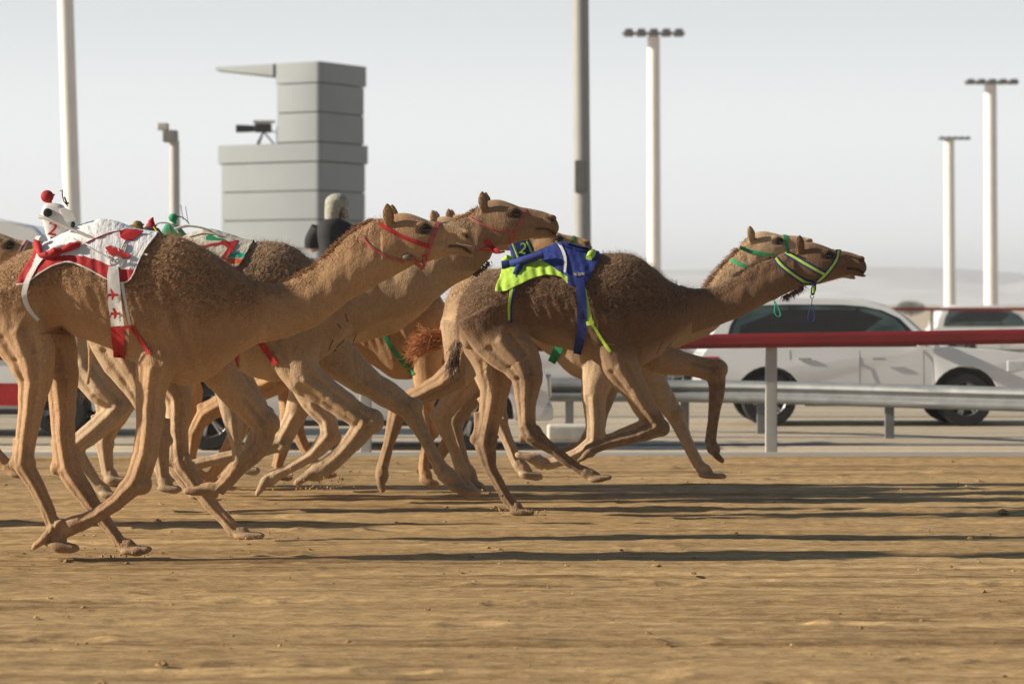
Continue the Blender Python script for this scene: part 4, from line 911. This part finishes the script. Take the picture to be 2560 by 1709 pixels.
# ------------------------------------------------------------------ vehicles
M_paint=mat('white_car_paint',(.80,.83,.87),.28,var=.03,scale=1.5,coat=.6)
M_glass=mat('tinted_glass',(.10,.15,.145),.08,spec=.8,scale=2.2,col2=(.02,.035,.036),stretch=(.7,1,2)); M_trim=mat('black_trim',(.02,.02,.022),.5)
M_tyre=mat('tyre_rubber',(.022,.022,.024),.85); M_rim=mat('alloy_rim',(.42,.43,.45),.3,.9); M_lamp=mat('headlamp_glass',(.62,.66,.70),.1,coat=1)
M_tail=mat('red_tail_lamp',(.50,.02,.02),.2,coat=1); M_amber=mat('amber_lamp',(.70,.16,.05),.25); M_chrome=mat('chrome',(.7,.7,.7),.12,1)
def poly_side(pts,hw,z0=None):
    """solid from a side outline; hw(z) is the half width at that height"""
    bm=bmesh.new(); L=[bm.verts.new((x,-hw(z),z)) for x,z in pts]; n=len(L); es=[bm.edges.new((L[i],L[(i+1)%n])) for i in range(n)]
    g=bmesh.ops.triangle_fill(bm,edges=es,use_beauty=True); fs=[f for f in g['geom'] if isinstance(f,bmesh.types.BMFace)]
    Rv={v:bm.verts.new((v.co.x,-v.co.y,v.co.z)) for v in L}
    for f in fs: bm.faces.new([Rv[v] for v in reversed(f.verts)])
    for i in range(n): bm.faces.new([L[i],L[(i+1)%n],Rv[L[(i+1)%n]],Rv[L[i]]])
    bmesh.ops.recalc_face_normals(bm,faces=bm.faces); bmesh.ops.dissolve_limit(bm,angle_limit=R(1),verts=bm.verts,edges=bm.edges)
    v=[tuple(q.co) for q in bm.verts]; bm.verts.index_update(); f=[tuple(q.index for q in p.verts) for p in bm.faces]; bm.free(); return v,f
def arch(cx,z,r,n=14): return [(cx-r*math.cos(math.pi*i/n), z+r*math.sin(math.pi*i/n)) for i in range(n+1)]
def wheel(cx,y,zc,r,parent):
    e=MB(); c=(cx,y,zc); e.lathe([(r*.62,0),(r*.93,0),(r,.03),(r,.20),(r*.93,.24),(r*.62,.24),(r*.62,0)],c,'Y',36); t=e.build('wheel',M_tyre,parent)
    k=MB(); k.lathe([(0,.05),(r*.16,.02),(r*.20,.06),(r*.20,.16),(0,.16)],c,'Y',20); k.lathe([(r*.63,.01),(r*.58,.03),(r*.56,.18),(r*.63,.18),(r*.63,.01)],c,'Y',32)
    for q in range(6):
        a=2*math.pi*q/6+.2; 
        for d in (-.11,.11): 
            p=[Vector(c)+Vector((math.cos(a)*r*.15,.05,math.sin(a)*r*.15)),Vector(c)+Vector((math.cos(a+d)*r*.60,.04,math.sin(a+d)*r*.60))]; k.tube(p,[r*.07,r*.05],6)
    b=k.build('rim',M_rim,None); b.parent=t
    d=MB(); d.lathe([(0,.12),(r*.55,.12),(r*.55,.15),(0,.15)],c,'Y',24); b=d.build('brake_disc',M_trim,None); b.parent=t
def vehicle(name,cat,label,X0,Y0,zg,kind,group='cars driving along the road beside the track'):
    """X0 rear end, Y0 near side, driving towards +x"""
    t=empty(name,(X0+2.4,Y0+.95,zg),label,cat,group)
    if kind=='suv': L,wr,wb,r,zt,belt=4.95,1.0,2.85,.40,1.90,1.13
    elif kind=='longsuv': L,wr,wb,r,zt,belt=5.30,1.12,3.22,.42,1.98,1.18
    else: L,wr,wb,r,zt,belt=5.6,1.1,3.4,.36,2.95,1.35
    xr,xf=wr,wr+wb; hwL=lambda z: .96-.05*smst(.75,.28,z)-.045*smst(.85,belt,z); top=belt
    if kind!='van':
        low=[(.06,.42),(xr-r*1.28,.34)]+arch(xr,.38,r*1.25)+[(xr+r*1.28,.32),(xf-r*1.28,.32)]+arch(xf,.38,r*1.25)+[(xf+r*1.28,.36),(L-.12,.42),(L-.02,.62),(L-.04,.86),(L-.10,1.00),(L-.30,1.08),(xf-.15,top+.02),(xf-.45,top+.03),(.10,top),(.02,top-.10),(0,.7)]
        cab=[(.10,top-.02),(.17,1.40),(.26,1.60),(.42,zt-.12),(.62,zt-.045),(.95,zt-.01),(1.45,zt),(2.0,zt-.01),(2.40,zt-.045),(2.72,zt-.13),(3.0,zt-.29),(xf-.33,top)]
        hwC=lambda z: .915-.20*max(0,(z-top))/(zt-top)*(.75+.25*smst(top,zt,z))
        glass=[[(.42,top+.05),(.50,1.45),(.66,zt-.17),(1.30,zt-.145),(1.26,top+.05)],[(1.33,top+.05),(1.37,zt-.145),(2.28,zt-.16),(2.28,top+.05)],[(2.34,top+.05),(2.34,zt-.17),(2.60,zt-.22),(2.85,zt-.34),(xf-.64,top+.05)]]
    else:
        low=[(.03,.40),(xr-r*1.28,.32)]+arch(xr,.36,r*1.22)+[(xr+r*1.28,.30),(xf-r*1.28,.30)]+arch(xf,.36,r*1.22)+[(xf+r*1.28,.34),(L-.06,.40),(L,.62),(L-.02,1.0),(L-.30,1.22),(L-.55,top),(.02,top),(0,.7)]
        cab=[(.02,top-.02),(.03,2.3),(.10,zt-.05),(.25,zt),(3.6,zt),(4.15,zt-.12),(4.5,zt-.45),(L-.56,top)]
        hwC=lambda z: .93-.10*max(0,(z-top))/(zt-top)
        glass=[[(1.2,top+.15),(1.2,2.25),(2.3,2.25),(2.3,top+.15)],[(3.55,top+.12),(3.55,2.25),(4.35,2.22),(4.80,top+.12)]]
    def place(v): return [(x+X0,y+Y0+.96,z+zg) for x,y,z in v]
    v,f=poly_side(low,hwL); mb=MB(); mb.add(place(v),f); body=mb.build('body',M_paint,t,bevel=.035)
    v,f=poly_side(cab,hwC); mb=MB(); mb.add(place(v),f); cb=mb.build('cabin',M_paint,t,bevel=.05)
    if kind!='van':
        band_=[(.36,top+.03),(.44,1.46),(.60,zt-.15),(1.3,zt-.125),(2.1,zt-.13),(2.4,zt-.155),(2.66,zt-.21),(2.9,zt-.32),(xf-.54,top+.03)]
        for sg in (-1,1):
            mb=MB(); mb.rings([[(x+X0,Y0+.96+sg*(hwC(z)+.002),z+zg) for x,z in band_],[(x+X0,Y0+.96+sg*(hwC(z)-.02),z+zg) for x,z in band_]]); mb.build('window_frame',M_trim,t,smooth=False)
    for g in glass:
        for sg in (-1,1):
            a=[(x+X0,Y0+.96+sg*(hwC(z)+.004),z+zg) for x,z in g]; b=[(x+X0,Y0+.96+sg*(hwC(z)-.02),z+zg) for x,z in g]
            mb=MB(); mb.rings([a,b]); mb.build('side_window',M_glass,t,smooth=False)
    # windscreen and rear window follow the cabin slopes
    def slope(p,q,nm,inset=.10,m=M_glass):
        (x0,z0),(x1,z1)=p,q; n=Vector((z0-z1,0,x1-x0)); 
        d=(Vector((x1-x0,0,z1-z0))).normalized(); nn=Vector((-d.z,0,d.x)); 
        if nn.x*(1 if x0>2 else -1)<0: nn=-nn
        mb=MB(); rs=[]
        for o_ in (.006,-.02):
            rs.append([(X0+x0+nn.x*o_,Y0+.96-(hwC(z0)-inset),zg+z0+nn.z*o_),(X0+x1+nn.x*o_,Y0+.96-(hwC(z1)-inset),zg+z1+nn.z*o_),(X0+x1+nn.x*o_,Y0+.96+(hwC(z1)-inset),zg+z1+nn.z*o_),(X0+x0+nn.x*o_,Y0+.96+(hwC(z0)-inset),zg+z0+nn.z*o_)])
        mb.rings(rs); mb.build(nm,m,t,smooth=False)
    if kind!='van': slope((xf-.36,top+.04),(3.03,zt-.31),'windscreen'); slope((.13,top+.10),(.21,1.42),'rear_window')
    else: slope((L-.62,top+.07),(4.53,zt-.50),'windscreen')
    for cx in (xr,xf):
        for y in (Y0+.02,Y0+1.92-.26): wheel(X0+cx,y,zg+r,r,t)
        mb=MB(); mb.rings([[(X0+x,Y0+.10+dy,zg+z) for x,z in arch(cx,.38 if kind!='van' else .36,r*1.20)] for dy in (0,1.72)]); mb.build('wheel_well',M_trim,t)
    # lamps, handles, mirror, bumpers, sill
    for y,sg in ((Y0+.04,-1),(Y0+1.88,1)):
        mb=MB(); mb.box((X0+L-.50,y-.03,zg+.78),(X0+L-.075,y+.05,zg+.97)); mb.build('headlight',M_lamp,t,bevel=.03)
        mb=MB(); mb.box((X0+L-.62,y-.015,zg+.84),(X0+L-.50,y+.04,zg+.93)); mb.build('indicator',M_amber,t,bevel=.01)
        mb=MB(); mb.box((X0-.01,y-.02,zg+.82),(X0+.28,y+.05,zg+1.02)); mb.build('tail_light',M_tail,t,bevel=.02)
        for hx in ((xr+.42),(xr+1.50)):
            if kind!='van':
                mb=MB(); yy=Y0+.96+sg*(hwL(.98)+.022); mb.box((X0+hx,yy-.012,zg+.965),(X0+hx+.20,yy+.012,zg+.995)); mb.build('door_handle',M_chrome,t,bevel=.006)
        mx_=X0+xf-.72; mb=MB(); yy=Y0+.96+sg*1.03; mb.box((mx_,yy-.09,zg+belt+.03),(mx_+.14,yy+.09,zg+belt+.22)); mb.build('door_mirror',M_paint,t,bevel=.03)
        mb=MB(); yy=Y0+.96+sg*.935; mb.box((X0+xr+r*1.3,yy-.03,zg+.30),(X0+xf-r*1.3,yy+.03,zg+.37)); mb.build('side_sill',M_trim,t,bevel=.01)
    mb=MB(); mb.box((X0+L-.10,Y0+.45,zg+.62),(X0+L+.015,Y0+1.47,zg+.92)); mb.build('grille',M_chrome,t,bevel=.02)
    mb=MB(); mb.box((X0+L-.25,Y0+.10,zg+.36),(X0+L+.03,Y0+1.82,zg+.56)); mb.build('bumper',M_paint,t,bevel=.04)
    for dx in ([1.31,2.32,xf-.60] if kind!='van' else [2.5,3.5,4.9]):
        for sg in (-1,1):
            mb=MB(); yy=Y0+.96+sg*.93; 
            pts=[(X0+dx,Y0+.96+sg*(hwL(z)+.0015),zg+z) for z in (.42,.7,1.0,belt-.02)]; mb.tube(pts,.005,6); mb.build('door_seam',M_trim,t)
    return t,L
ZG=-.055
vehicle('white_car','car','white off-road car with dark green windows passing behind the leading camel head',(1923-CX)*41.3/FPX-1.0,41.3,ZG,'suv')
lt,_=vehicle('white_car','car','long white off-road car behind the legs of the red haltered camels, cameraman standing in it',(1377-CX)*34.7/FPX-5.30,34.7,ZG,'longsuv')
vehicle('white_car','car','white car further back at the right edge, only its windscreen and roof showing',14.2,96,ZG-.2,'suv')
vehicle('white_car','car','white car further back, glimpsed between the hind leg and chest of the leaders',-.9,53,ZG,'suv')
vt,_=vehicle('white_van','van','high white van with red stripes at the left edge behind the first robot jockey',(352-CX)*38.2/FPX-5.6,38.2,ZG,'van')
X0v=(352-CX)*38.2/FPX-5.6
for z0,z1,m_ in ((.42,.72,M_red),(1.05,1.22,M_red)):
    mb=MB(); mb.box((X0v+.1,38.2+.96-.968,ZG+z0),(X0v+1.0,38.2+.96-.95,ZG+z1)); mb.box((X0v+1.98,38.2+.96-.968,ZG+z0),(X0v+4.0,38.2+.96-.95,ZG+z1)); 
    mb.build('red_stripe',m_,vt,smooth=False)
# roof platform of the long car
X1=(1377-CX)*34.7/FPX-5.30
mb=MB(); 
for yy in (34.95,36.35): 
    mb.tube([(X1+.5,yy,2.05),(X1+.5,yy,2.28),(X1+3.0,yy,2.28),(X1+3.0,yy,2.0)],.02,8)
    for k in range(4): mb.tube([(X1+.9+.6*k,yy,1.88),(X1+.9+.6*k,yy,2.28)],.015,8)
for k in range(6): mb.tube([(X1+.5+.5*k,34.95,2.28),(X1+.5+.5*k,36.35,2.28)],.015,8)
mb.build('roof_rack',mat('white_steel_tube',(.70,.70,.70),.4),lt)
# ------------------------------------------------------------------ the cameraman
def person():
    Yp=35.5; xs=838; c=at(xs,640,Yp); c.z=0
    J={}; mb=MB(); z=lambda v: v
    RZ=Matrix.Rotation(R(68),3,'Z')
    def T(pts,r,lat=1.0): mb.tube([c+Vector(p) for p in pts],r,14,lat=lat)
    T([(0,0,2.12),(0,0,2.25),(.0,0,2.42),(.01,0,2.60),(.02,0,2.72),(.03,0,2.78)],[.17,.165,.17,.20,.19,.07],.72)
    T([(.03,0,2.74),(.05,0,2.86)],[.065,.06])
    mb.ell(c+Vector((.075,0,2.955)),(.105,.085,.125),n=16); mb.ell(c+Vector((.172,0,2.94)),(.022,.016,.02),n=8); mb.ell(c+Vector((.13,0,2.87)),(.05,.045,.035),n=8)
    T([(0,.12,2.15),(.02,.12,1.85),(0,.12,1.45)],[.11,.09,.07]); T([(0,-.12,2.15),(.02,-.12,1.85),(0,-.12,1.45)],[.11,.09,.07])
    for sg in (-1,1):
        T([(.01,sg*.19,2.68),(.02+.0*sg,sg*.25,2.52),(.07,sg*.27,2.42),(.20,sg*.20,2.50),(.30,sg*.10,2.56)],[.07,.055,.047,.04,.03])
        h=c+Vector((.33,sg*.09,2.57)); mb.ell(h,(.045,.022,.04),n=10)
        for k in range(4): mb.tube([h+Vector((.02,sg*.005,.03-.02*k)),h+Vector((.065,-sg*.01,.03-.02*k)),h+Vector((.075,-sg*.045,.028-.02*k))],[.0105,.010,.008],8)
        mb.tube([h+Vector((-.01,0,.03)),h+Vector((.02,-sg*.03,.055)),h+Vector((.04,-sg*.045,.05))],[.012,.011,.009],8)
    turn=lambda v: tuple(Vector((c.x,c.y,0))+RZ@Matrix.Diagonal((1.30,1.30,1.0))@(Vector(v)-Vector((c.x,c.y,0))))
    mb.v=[turn(v) for v in mb.v]
    me=mb.mesh('t'); o=bpy.data.objects.new('t',me); C.objects.link(o); md=o.modifiers.new('r','REMESH'); md.mode='VOXEL'; md.voxel_size=.009; sm=o.modifiers.new('s','SMOOTH'); sm.iterations=3
    dg=bpy.context.evaluated_depsgraph_get(); dg.update(); m2=bpy.data.meshes.new_from_object(o.evaluated_get(dg)); bpy.data.objects.remove(o)
    p=lnk('person',m2,None,[mat('tanned_skin',(.36,.20,.13),.55)]); tag(p,'person in black shirt and pale headscarf standing out of the long white car, filming','person')
    mb=MB()
    def S(pts,r,lat=1.0,n=20): mb.tube([c+Vector(q) for q in cr(pts,4)],list(cr([(a,) for a in r],4)[:,0]),n,lat=lat)
    S([(0,0,2.0),(0,0,2.25),(0,0,2.42),(.01,0,2.62),(.02,0,2.73),(.03,0,2.77)],[.19,.19,.195,.225,.205,.10],.74)
    for sg in (-1,1): S([(.01,sg*.17,2.68),(.02,sg*.25,2.55),(.05,sg*.275,2.45)],[.09,.075,.07])
    mb.v=[turn(v) for v in mb.v]; mb.build('shirt',mat('black_shirt',(.018,.019,.022),.85,bump=.6,bscale=14),p)
    mb=MB(); mb.ell(c+Vector((.045,0,3.00)),(.125,.115,.115),n=18); mb.tube([c+Vector((-.03,0,3.0)),c+Vector((-.075,0,2.86)),c+Vector((-.09,0,2.72))],[.085,.07,.06],14); mb.tube([c+Vector((.0,-.10,2.9)),c+Vector((.02,-.11,2.8))],[.04,.03],10)
    mb.v=[turn(v) for v in mb.v]; mb.build('headscarf',mat('pale_headscarf',(.36,.36,.31),.9,var=.3,scale=30,bump=.6,bscale=30),p)
    cm=empty('video_camera',turn(c+Vector((.36,0,2.58))),'black video camera held by the person standing out of the long white car','camera')
    mb=MB(); mb.box(c+Vector((.25,-.07,2.50)),c+Vector((.47,.07,2.68))); mb.v=[turn(v) for v in mb.v]; mb.build('camera_body',M_black,cm,bevel=.015)
    mb=MB(); mb.lathe([(0,.46),(.045,.46),(.05,.58),(.06,.62),(.055,.62),(0,.60)],c+Vector((0,0,2.59)),'X',20); mb.v=[turn(v) for v in mb.v]; mb.build('lens',M_black,cm)
    mb=MB(); mb.box(c+Vector((.20,-.11,2.52)),c+Vector((.30,-.085,2.66))); mb.v=[turn(v) for v in mb.v]; mb.build('camera_screen',M_glass,cm,bevel=.006)
person()
# ------------------------------------------------------------------ rails, barrier, block
M_railred=mat('red_rail_paint',(.22,.013,.016),.55,var=.25,scale=1.2,coat=.2,bump=.1,bscale=20); M_post=mat('white_post',(.44,.43,.41),.6,var=.08,scale=6)
t=empty('red_rail',(3,33.95,-.05),'long red running rail on white posts along the far edge of the sand track','railing')
def zr(x): return 1.385+.016*(x-3.1)
xs=np.linspace(-15,15,11)
mb=MB(); mb.rings([[(x,33.90,zr(x)-.172),(x,33.885,zr(x)-.12),(x,33.885,zr(x)-.04),(x,33.90,zr(x)),(x,33.965,zr(x)),(x,33.98,zr(x)-.04),(x,33.98,zr(x)-.12),(x,33.965,zr(x)-.172)] for x in xs]); mb.build('rail',M_railred,t,smooth=False)
for x in (-14.2,-10.9,-4.88,-1.75,3.10,9.5,13):
    mb=MB(); mb.box((x-.07,33.99,-.06),(x+.07,34.06,zr(x)-.03)); mb.build('post',M_post,t,smooth=False,bevel=.012)
M_galv=mat('galvanised_steel',(.20,.215,.23),.6,.25,var=.15,scale=5,bump=.1)
t=empty('guard_rail',(4,38,-.05),'corrugated grey steel guard rail in front of the white off-road car','guard rail')
gp=[(.35,39.6),(1.3,39.5),(2.6,39.2),(3.9,38.4),(5.2,37.2),(6.6,35.9),(8.2,34.9),(11,34.5)]
prof=[(0,.31),(-.045,.285),(-.08,.25),(-.08,.215),(-.02,.175),(-.0,.155),(-.02,.135),(-.08,.095),(-.08,.06),(-.045,.025),(0,0)]
mb=MB(); q=cr(gp,5); rs=[]
for i,(x,y) in enumerate(q):
    d=q[min(i+1,len(q)-1)]-q[max(i-1,0)]; d/=np.hypot(*d); n=(d[1],-d[0])
    n=(-n[0],-n[1]) if n[1]>0 else n
    rs.append([(x-n[0]*o_,y-n[1]*o_,.37+z) for o_,z in prof]+[(x-n[0]*(o_+.006),y-n[1]*(o_+.006),.37+z) for o_,z in prof[::-1]])
mb.rings(rs); mb.build('beam',M_galv,t)
for x,y in ((.8,39.68),(2.4,39.45),(3.42,38.95),(5.0,37.6),(6.8,35.95),(9,34.95)):
    mb=MB(); mb.box((x-.06,y+.05,-.06),(x+.06,y+.13,.66)); mb.build('post',M_galv,t,smooth=False,bevel=.006)
o=MB(); o.box((.46,37.0,-.055),(1.02,37.4,.16)); o=o.build('concrete_block',mat('pale_concrete',(.62,.60,.55),.85,bump=.3),None,bevel=.04); tag(o,'low pale concrete block on the verge below the end of the guard rail','block')
t=empty('far_rail',(12,72,-.05),'thin dark red rail far beyond the road at the right','railing')
mb=MB(); mb.box((7.5,72,1.52),(22,72.06,1.60)); mb.build('rail',M_railred,t,smooth=False)
for k in range(6): mb=MB(); mb.box((8+2.6*k,72.07,-.06),(8.08+2.6*k,72.13,1.55)); mb.build('post',M_post,t,smooth=False)
def spray():
    mb=MB(); r=np.random.default_rng(9)
    for (x,y,Y_,sx,sy,n) in ((800,1225,20.7,60,18,90),(300,1392,19.5,45,8,40),(1285,1280,23.1,50,9,40),(640,1352,21.0,50,8,40),(130,1380,19.4,40,10,30),(1190,1240,21.2,45,9,30)):
        for k in range(n):
            p=at(x+r.normal(0,sx),y-abs(r.normal(0,sy)),Y_+r.normal(0,.15)); q=abs(r.normal(0,.0045))+.002
            if p.z<.01: p.z=.01
            mb.add([(p.x-q,p.y,p.z),(p.x,p.y-q,p.z),(p.x+q,p.y,p.z),(p.x,p.y+q,p.z),(p.x,p.y,p.z+q),(p.x,p.y,p.z-q)],[(0,1,4),(1,2,4),(2,3,4),(3,0,4),(1,0,5),(2,1,5),(3,2,5),(0,3,5)])
    tag(mb.build('kicked_sand',M_track,smooth=False),'grains of sand kicked up round the hooves','sand',kind='stuff')
spray()
# ------------------------------------------------------------------ control tower
def tower():
    Mw=mat('grey_metal_panels',(.25,.285,.32),.45,.1,var=.05,scale=.6); Mj=mat('panel_joint',(.05,.05,.055),.6); Mso=mat('brown_soffit',(.16,.13,.10),.7)
    c0=Vector((-6.55,97,0)); u=Vector((-3.77,2.3,0)).normalized(); v=Vector((2.3,3.77,0)).normalized(); WL,WR=4.40,2.95
    t=empty('control_tower',c0+u*2+v*1.4+Vector((0,0,-.05)),'grey panelled tower with thin flat canopy and stepped terrace behind the camel humps','tower')
    def block(a0,a1,b0,b1,z0,z1,rad=.18,ro=0):
        # a along the left face, b along the right face, rounded front corner
        pts=[]; cor=[(a0,b0),(a1,b0),(a1,b1),(a0,b1)]
        for k,(a,b) in enumerate(cor):
            sa=1 if a==a0 else -1; sb=1 if b==b0 else -1; r_=rad
            ang0={0:(math.pi,1.5*math.pi),1:(1.5*math.pi,2*math.pi),2:(0,.5*math.pi),3:(.5*math.pi,math.pi)}[k]
            for i in range(6):
                th=ang0[0]+(ang0[1]-ang0[0])*i/5; pts.append((a+sa*r_+r_*math.cos(th), b+sb*r_+r_*math.sin(th)))
        f=lambda a,b,z: c0+u*a+v*b+Vector((0,0,z))
        return [[f(a,b,z) for a,b in pts] for z in (z0,z1)]
    def bands(name,a0,a1,b0,b1,zs,m=Mw):
        for z0,z1 in zip(zs[:-1],zs[1:]):
            mb=MB(); mb.rings(block(a0,a1,b0,b1,z0+.022,z1-.022)); mb.build(name,m,t,bevel=0)
        mb=MB(); mb.rings(block(a0+.05,a1-.05,b0+.05,b1-.05,zs[0],zs[-1]-.02)); mb.build('panel_joint',Mj,t)
    bands('wall_panel',0,WL-.12,0,WR-.10,[-.06,.5,1.52,2.54,3.56,4.55,5.54,6.53])
    bands('terrace_band',-.05,WL,-.05,WR,[6.53,7.20])
    bands('upper_wall_panel',0,WL*.43,0,WR-.18,[7.20,8.22,9.22])
    mb=MB(); mb.rings(block(-.05,WL*.43+.02,-.05,WR-.10,9.235,9.93)); mb.build('roof_band',Mw,t)
    f=lambda a,b,z: c0+u*a+v*b+Vector((0,0,z))
    a0=WL*.43+.03; a1=WL+.02
    mb=MB(); mb.rings([[f(a0,-.05,9.93),f(a0,WR-.10,9.93),f(a0,WR-.10,9.50),f(a0,-.05,9.50)],[f(a1,-.05,9.93),f(a1,WR-.1,9.93),f(a1,WR-.1,9.80),f(a1,-.05,9.80)]]); mb.build('canopy',Mw,t,smooth=False,bevel=.02)
    mb=MB(); mb.rings([[f(a0+.02,.0,9.495),f(a0+.02,WR-.15,9.495),f(a0+.02,WR-.15,9.46),f(a0+.02,0,9.46)],[f(a1-.1,.0,9.795),f(a1-.1,WR-.15,9.795),f(a1-.1,WR-.15,9.76),f(a1-.1,0,9.76)]]); mb.build('soffit',Mso,t,smooth=False)
    # broadcast camera on the terrace
    k=empty('television_camera',f(2.9,.6,7.2),'black television camera with long lens on the terrace of the grey tower','camera')
    p=f(2.75,.5,7.2)
    mb=MB(); mb.box(p+Vector((-.30,-.18,.42)),p+Vector((.28,.18,.72))); mb.build('camera_body',M_black,k,bevel=.03)
    mb=MB(); mb.lathe([(0,-.30),(.11,-.30),(.13,-.62),(.14,-.95),(0,-.95)],p+Vector((0,0,.55)),'X',18); mb.build('lens',M_black,k)
    mb=MB(); mb.box(p+Vector((-.36,-.14,.74)),p+Vector((.40,.12,.84))); mb.build('rain_cover',M_grey,k,bevel=.03)
    mb=MB()
    for a in (0,2.1,4.2): mb.tube([p+Vector((0,0,.45)),p+Vector((.38*math.cos(a),.38*math.sin(a),0))],.03,8)
    mb.build('tripod',M_black,k)
    mb=MB(); mb.tube([p+Vector((.25,0,.5)),p+Vector((.55,0,.36))],.02,8); mb.build('pan_bar',M_black,k)
    mb=MB(); mb.box(p+Vector((.45,-.1,.02)),p+Vector((.75,.2,.62))); q=mb.build('equipment_case',mat('grey_case',(.16,.17,.18),.6),k,bevel=.03)
tower()
# ------------------------------------------------------------------ floodlight masts
def mast(label,xb,xt,ytop,Y,wpx,col,head=None,box=None,name='floodlight_mast',flare=1.06):
    base=at(xb,HY,Y); base.z=-.06; topp=at(xt,ytop,Y); t=empty(name,base,label,'mast' if head or True else 'pole','masts standing along the course')
    m=mat('mast_paint',col,.5,var=.05,scale=2); r0=wpx*Y/FPX/2
    mb=MB(); mb.tube([base,base.lerp(topp,.5),topp],[r0*flare*1.05,r0*1.02,r0*.96],20); mb.build('pole',m,t)
    mb=MB(); mb.tube([base+Vector((0,0,.0)),base+Vector((0,0,.15))],r0*1.8,16); mb.build('base_plate',m,t)
    if head:
        hx0,hx1,hy0,hy1=head; a=at(hx0,hy1,Y); b=at(hx1,hy0,Y); md=mat('lamp_housing',(.10,.10,.105),.5)
        mb=MB(); mb.box((a.x,Y-.25,a.z+.35*(b.z-a.z)),(b.x,Y+.25,a.z+.60*(b.z-a.z))); mb.build('cross_arm',md,t,bevel=.01)
        n=5; w_=(b.x-a.x)/n
        for k in range(n):
            mb=MB(); cx=a.x+w_*(k+.5); mb.rings([[(cx-w_*.38,Y-.5,a.z),(cx+w_*.38,Y-.5,a.z),(cx+w_*.38,Y+.4,a.z+.1*(b.z-a.z)),(cx-w_*.38,Y+.4,a.z+.1*(b.z-a.z))],[(cx-w_*.30,Y-.4,b.z),(cx+w_*.30,Y-.4,b.z),(cx+w_*.30,Y+.3,b.z),(cx-w_*.30,Y+.3,b.z)]]); mb.build('floodlight',md,t,smooth=False,bevel=.02)
    if box:
        x0,x1,y0,y1=box; a=at(x0,y1,Y); b=at(x1,y0,Y); mb=MB(); mb.box((a.x,Y-r0-.12,a.z),(b.x,Y-r0*.6,b.z)); mb.build('junction_box',mat('grey_box',(.16,.165,.17),.6),t,bevel=.02)
    return t
mast('very pale wide mast at the left, its head above the picture',192,156,-260,88,40,(.84,.85,.85))
mast('mid grey pole with a small box, rising behind the raised brown head',1458,1450,-180,62,42,(.34,.35,.355),box=(1436,1466,402,482))
mast('pale mast with a wide dark floodlight head right of the grey pole',1636,1634,92,135,32,(.90,.90,.90),head=(1556,1712,74,93))
mast('pale mast with dark floodlight head at the right edge of the picture',2478,2476,212,150,32,(.90,.90,.90),head=(2412,2546,199,212))
mast('faint slim mast with short lamp bar, left of the mast at the right edge',2375,2373,349,190,26,(.90,.90,.90),head=(2346,2426,342,350))
t=mast('short pole with small box lamps left of the grey tower',440,436,352,70,26,(.50,.51,.52),name='lamp_pole')
mb=MB(); a=at(408,356,70); b=at(444,326,70); mb.box((a.x,69.8,a.z),(b.x,70.2,b.z)); mb.build('lamp',mat('lamp_grey',(.25,.25,.25),.5),t,bevel=.03)
mb=MB(); a=at(394,326,70); b=at(421,308,70); mb.box((a.x,69.8,a.z),(b.x,70.2,b.z)); mb.build('lamp',mat('lamp_white',(.6,.6,.6),.5),t,bevel=.03)
mb=MB(); mb.tube([at(432,360,70),at(420,340,70),at(408,318,70)],.03,8); mb.build('lamp_bracket',mat('bracket_grey',(.3,.3,.3),.5),t)
# far bush
def bush(x,y,Y,w_,h_,label):
    c=at(x,y,Y); t=empty('bush',(c.x,Y,-.06),label,'bush'); r=np.random.default_rng(4); mb=MB()
    for k in range(1400):
        a=r.normal(0,1,3); a/=np.linalg.norm(a); q=r.random()**.4; p=Vector((c.x+a[0]*w_*q,Y+a[1]*w_*q,.1+h_*.5+a[2]*h_*.5*q)); s_=.09; d=Vector(r.normal(0,1,3)).normalized(); e_=d.orthogonal().normalized()
        mb.add([p-e_*s_,p+d*s_*.8,p+e_*s_,p-d*s_*.8],[(0,1,2,3)])
    mb.build('crown',mat('dry_leaves',(.13,.11,.07),.9,var=.4),t,smooth=False,fix=False)
    mb=MB(); 
    for k in range(5): mb.tube([(c.x,Y,-.06),(c.x+r.normal(0,.25)*w_,Y+r.normal(0,.2),h_*.6)],[.06,.02],6)
    mb.build('trunk',mat('dry_bark',(.14,.10,.07),.9),t)
bush(2276,758,330,1.8,1.7,'small dark bush on the flat ground beyond the white cars at the right')
# ------------------------------------------------------------------ dusty air
def haze():
    mb=MB(); mb.box((-1400,-70,-1.1),(1400,2300,34)); m=bpy.data.materials.new('dusty_air'); m.use_nodes=True; n=m.node_tree; n.nodes.clear()
    o=n.nodes.new('ShaderNodeOutputMaterial'); v=n.nodes.new('ShaderNodeVolumePrincipled'); v.inputs['Color'].default_value=(.88,.93,1,1); v.inputs['Density'].default_value=.00045; v.inputs['Anisotropy'].default_value=.2
    n.links.new(v.outputs[0],o.inputs['Volume']); q=mb.build('haze',m,smooth=False); tag(q,kind='stuff'); q['label']='pale dusty haze in the air over the course'
haze()
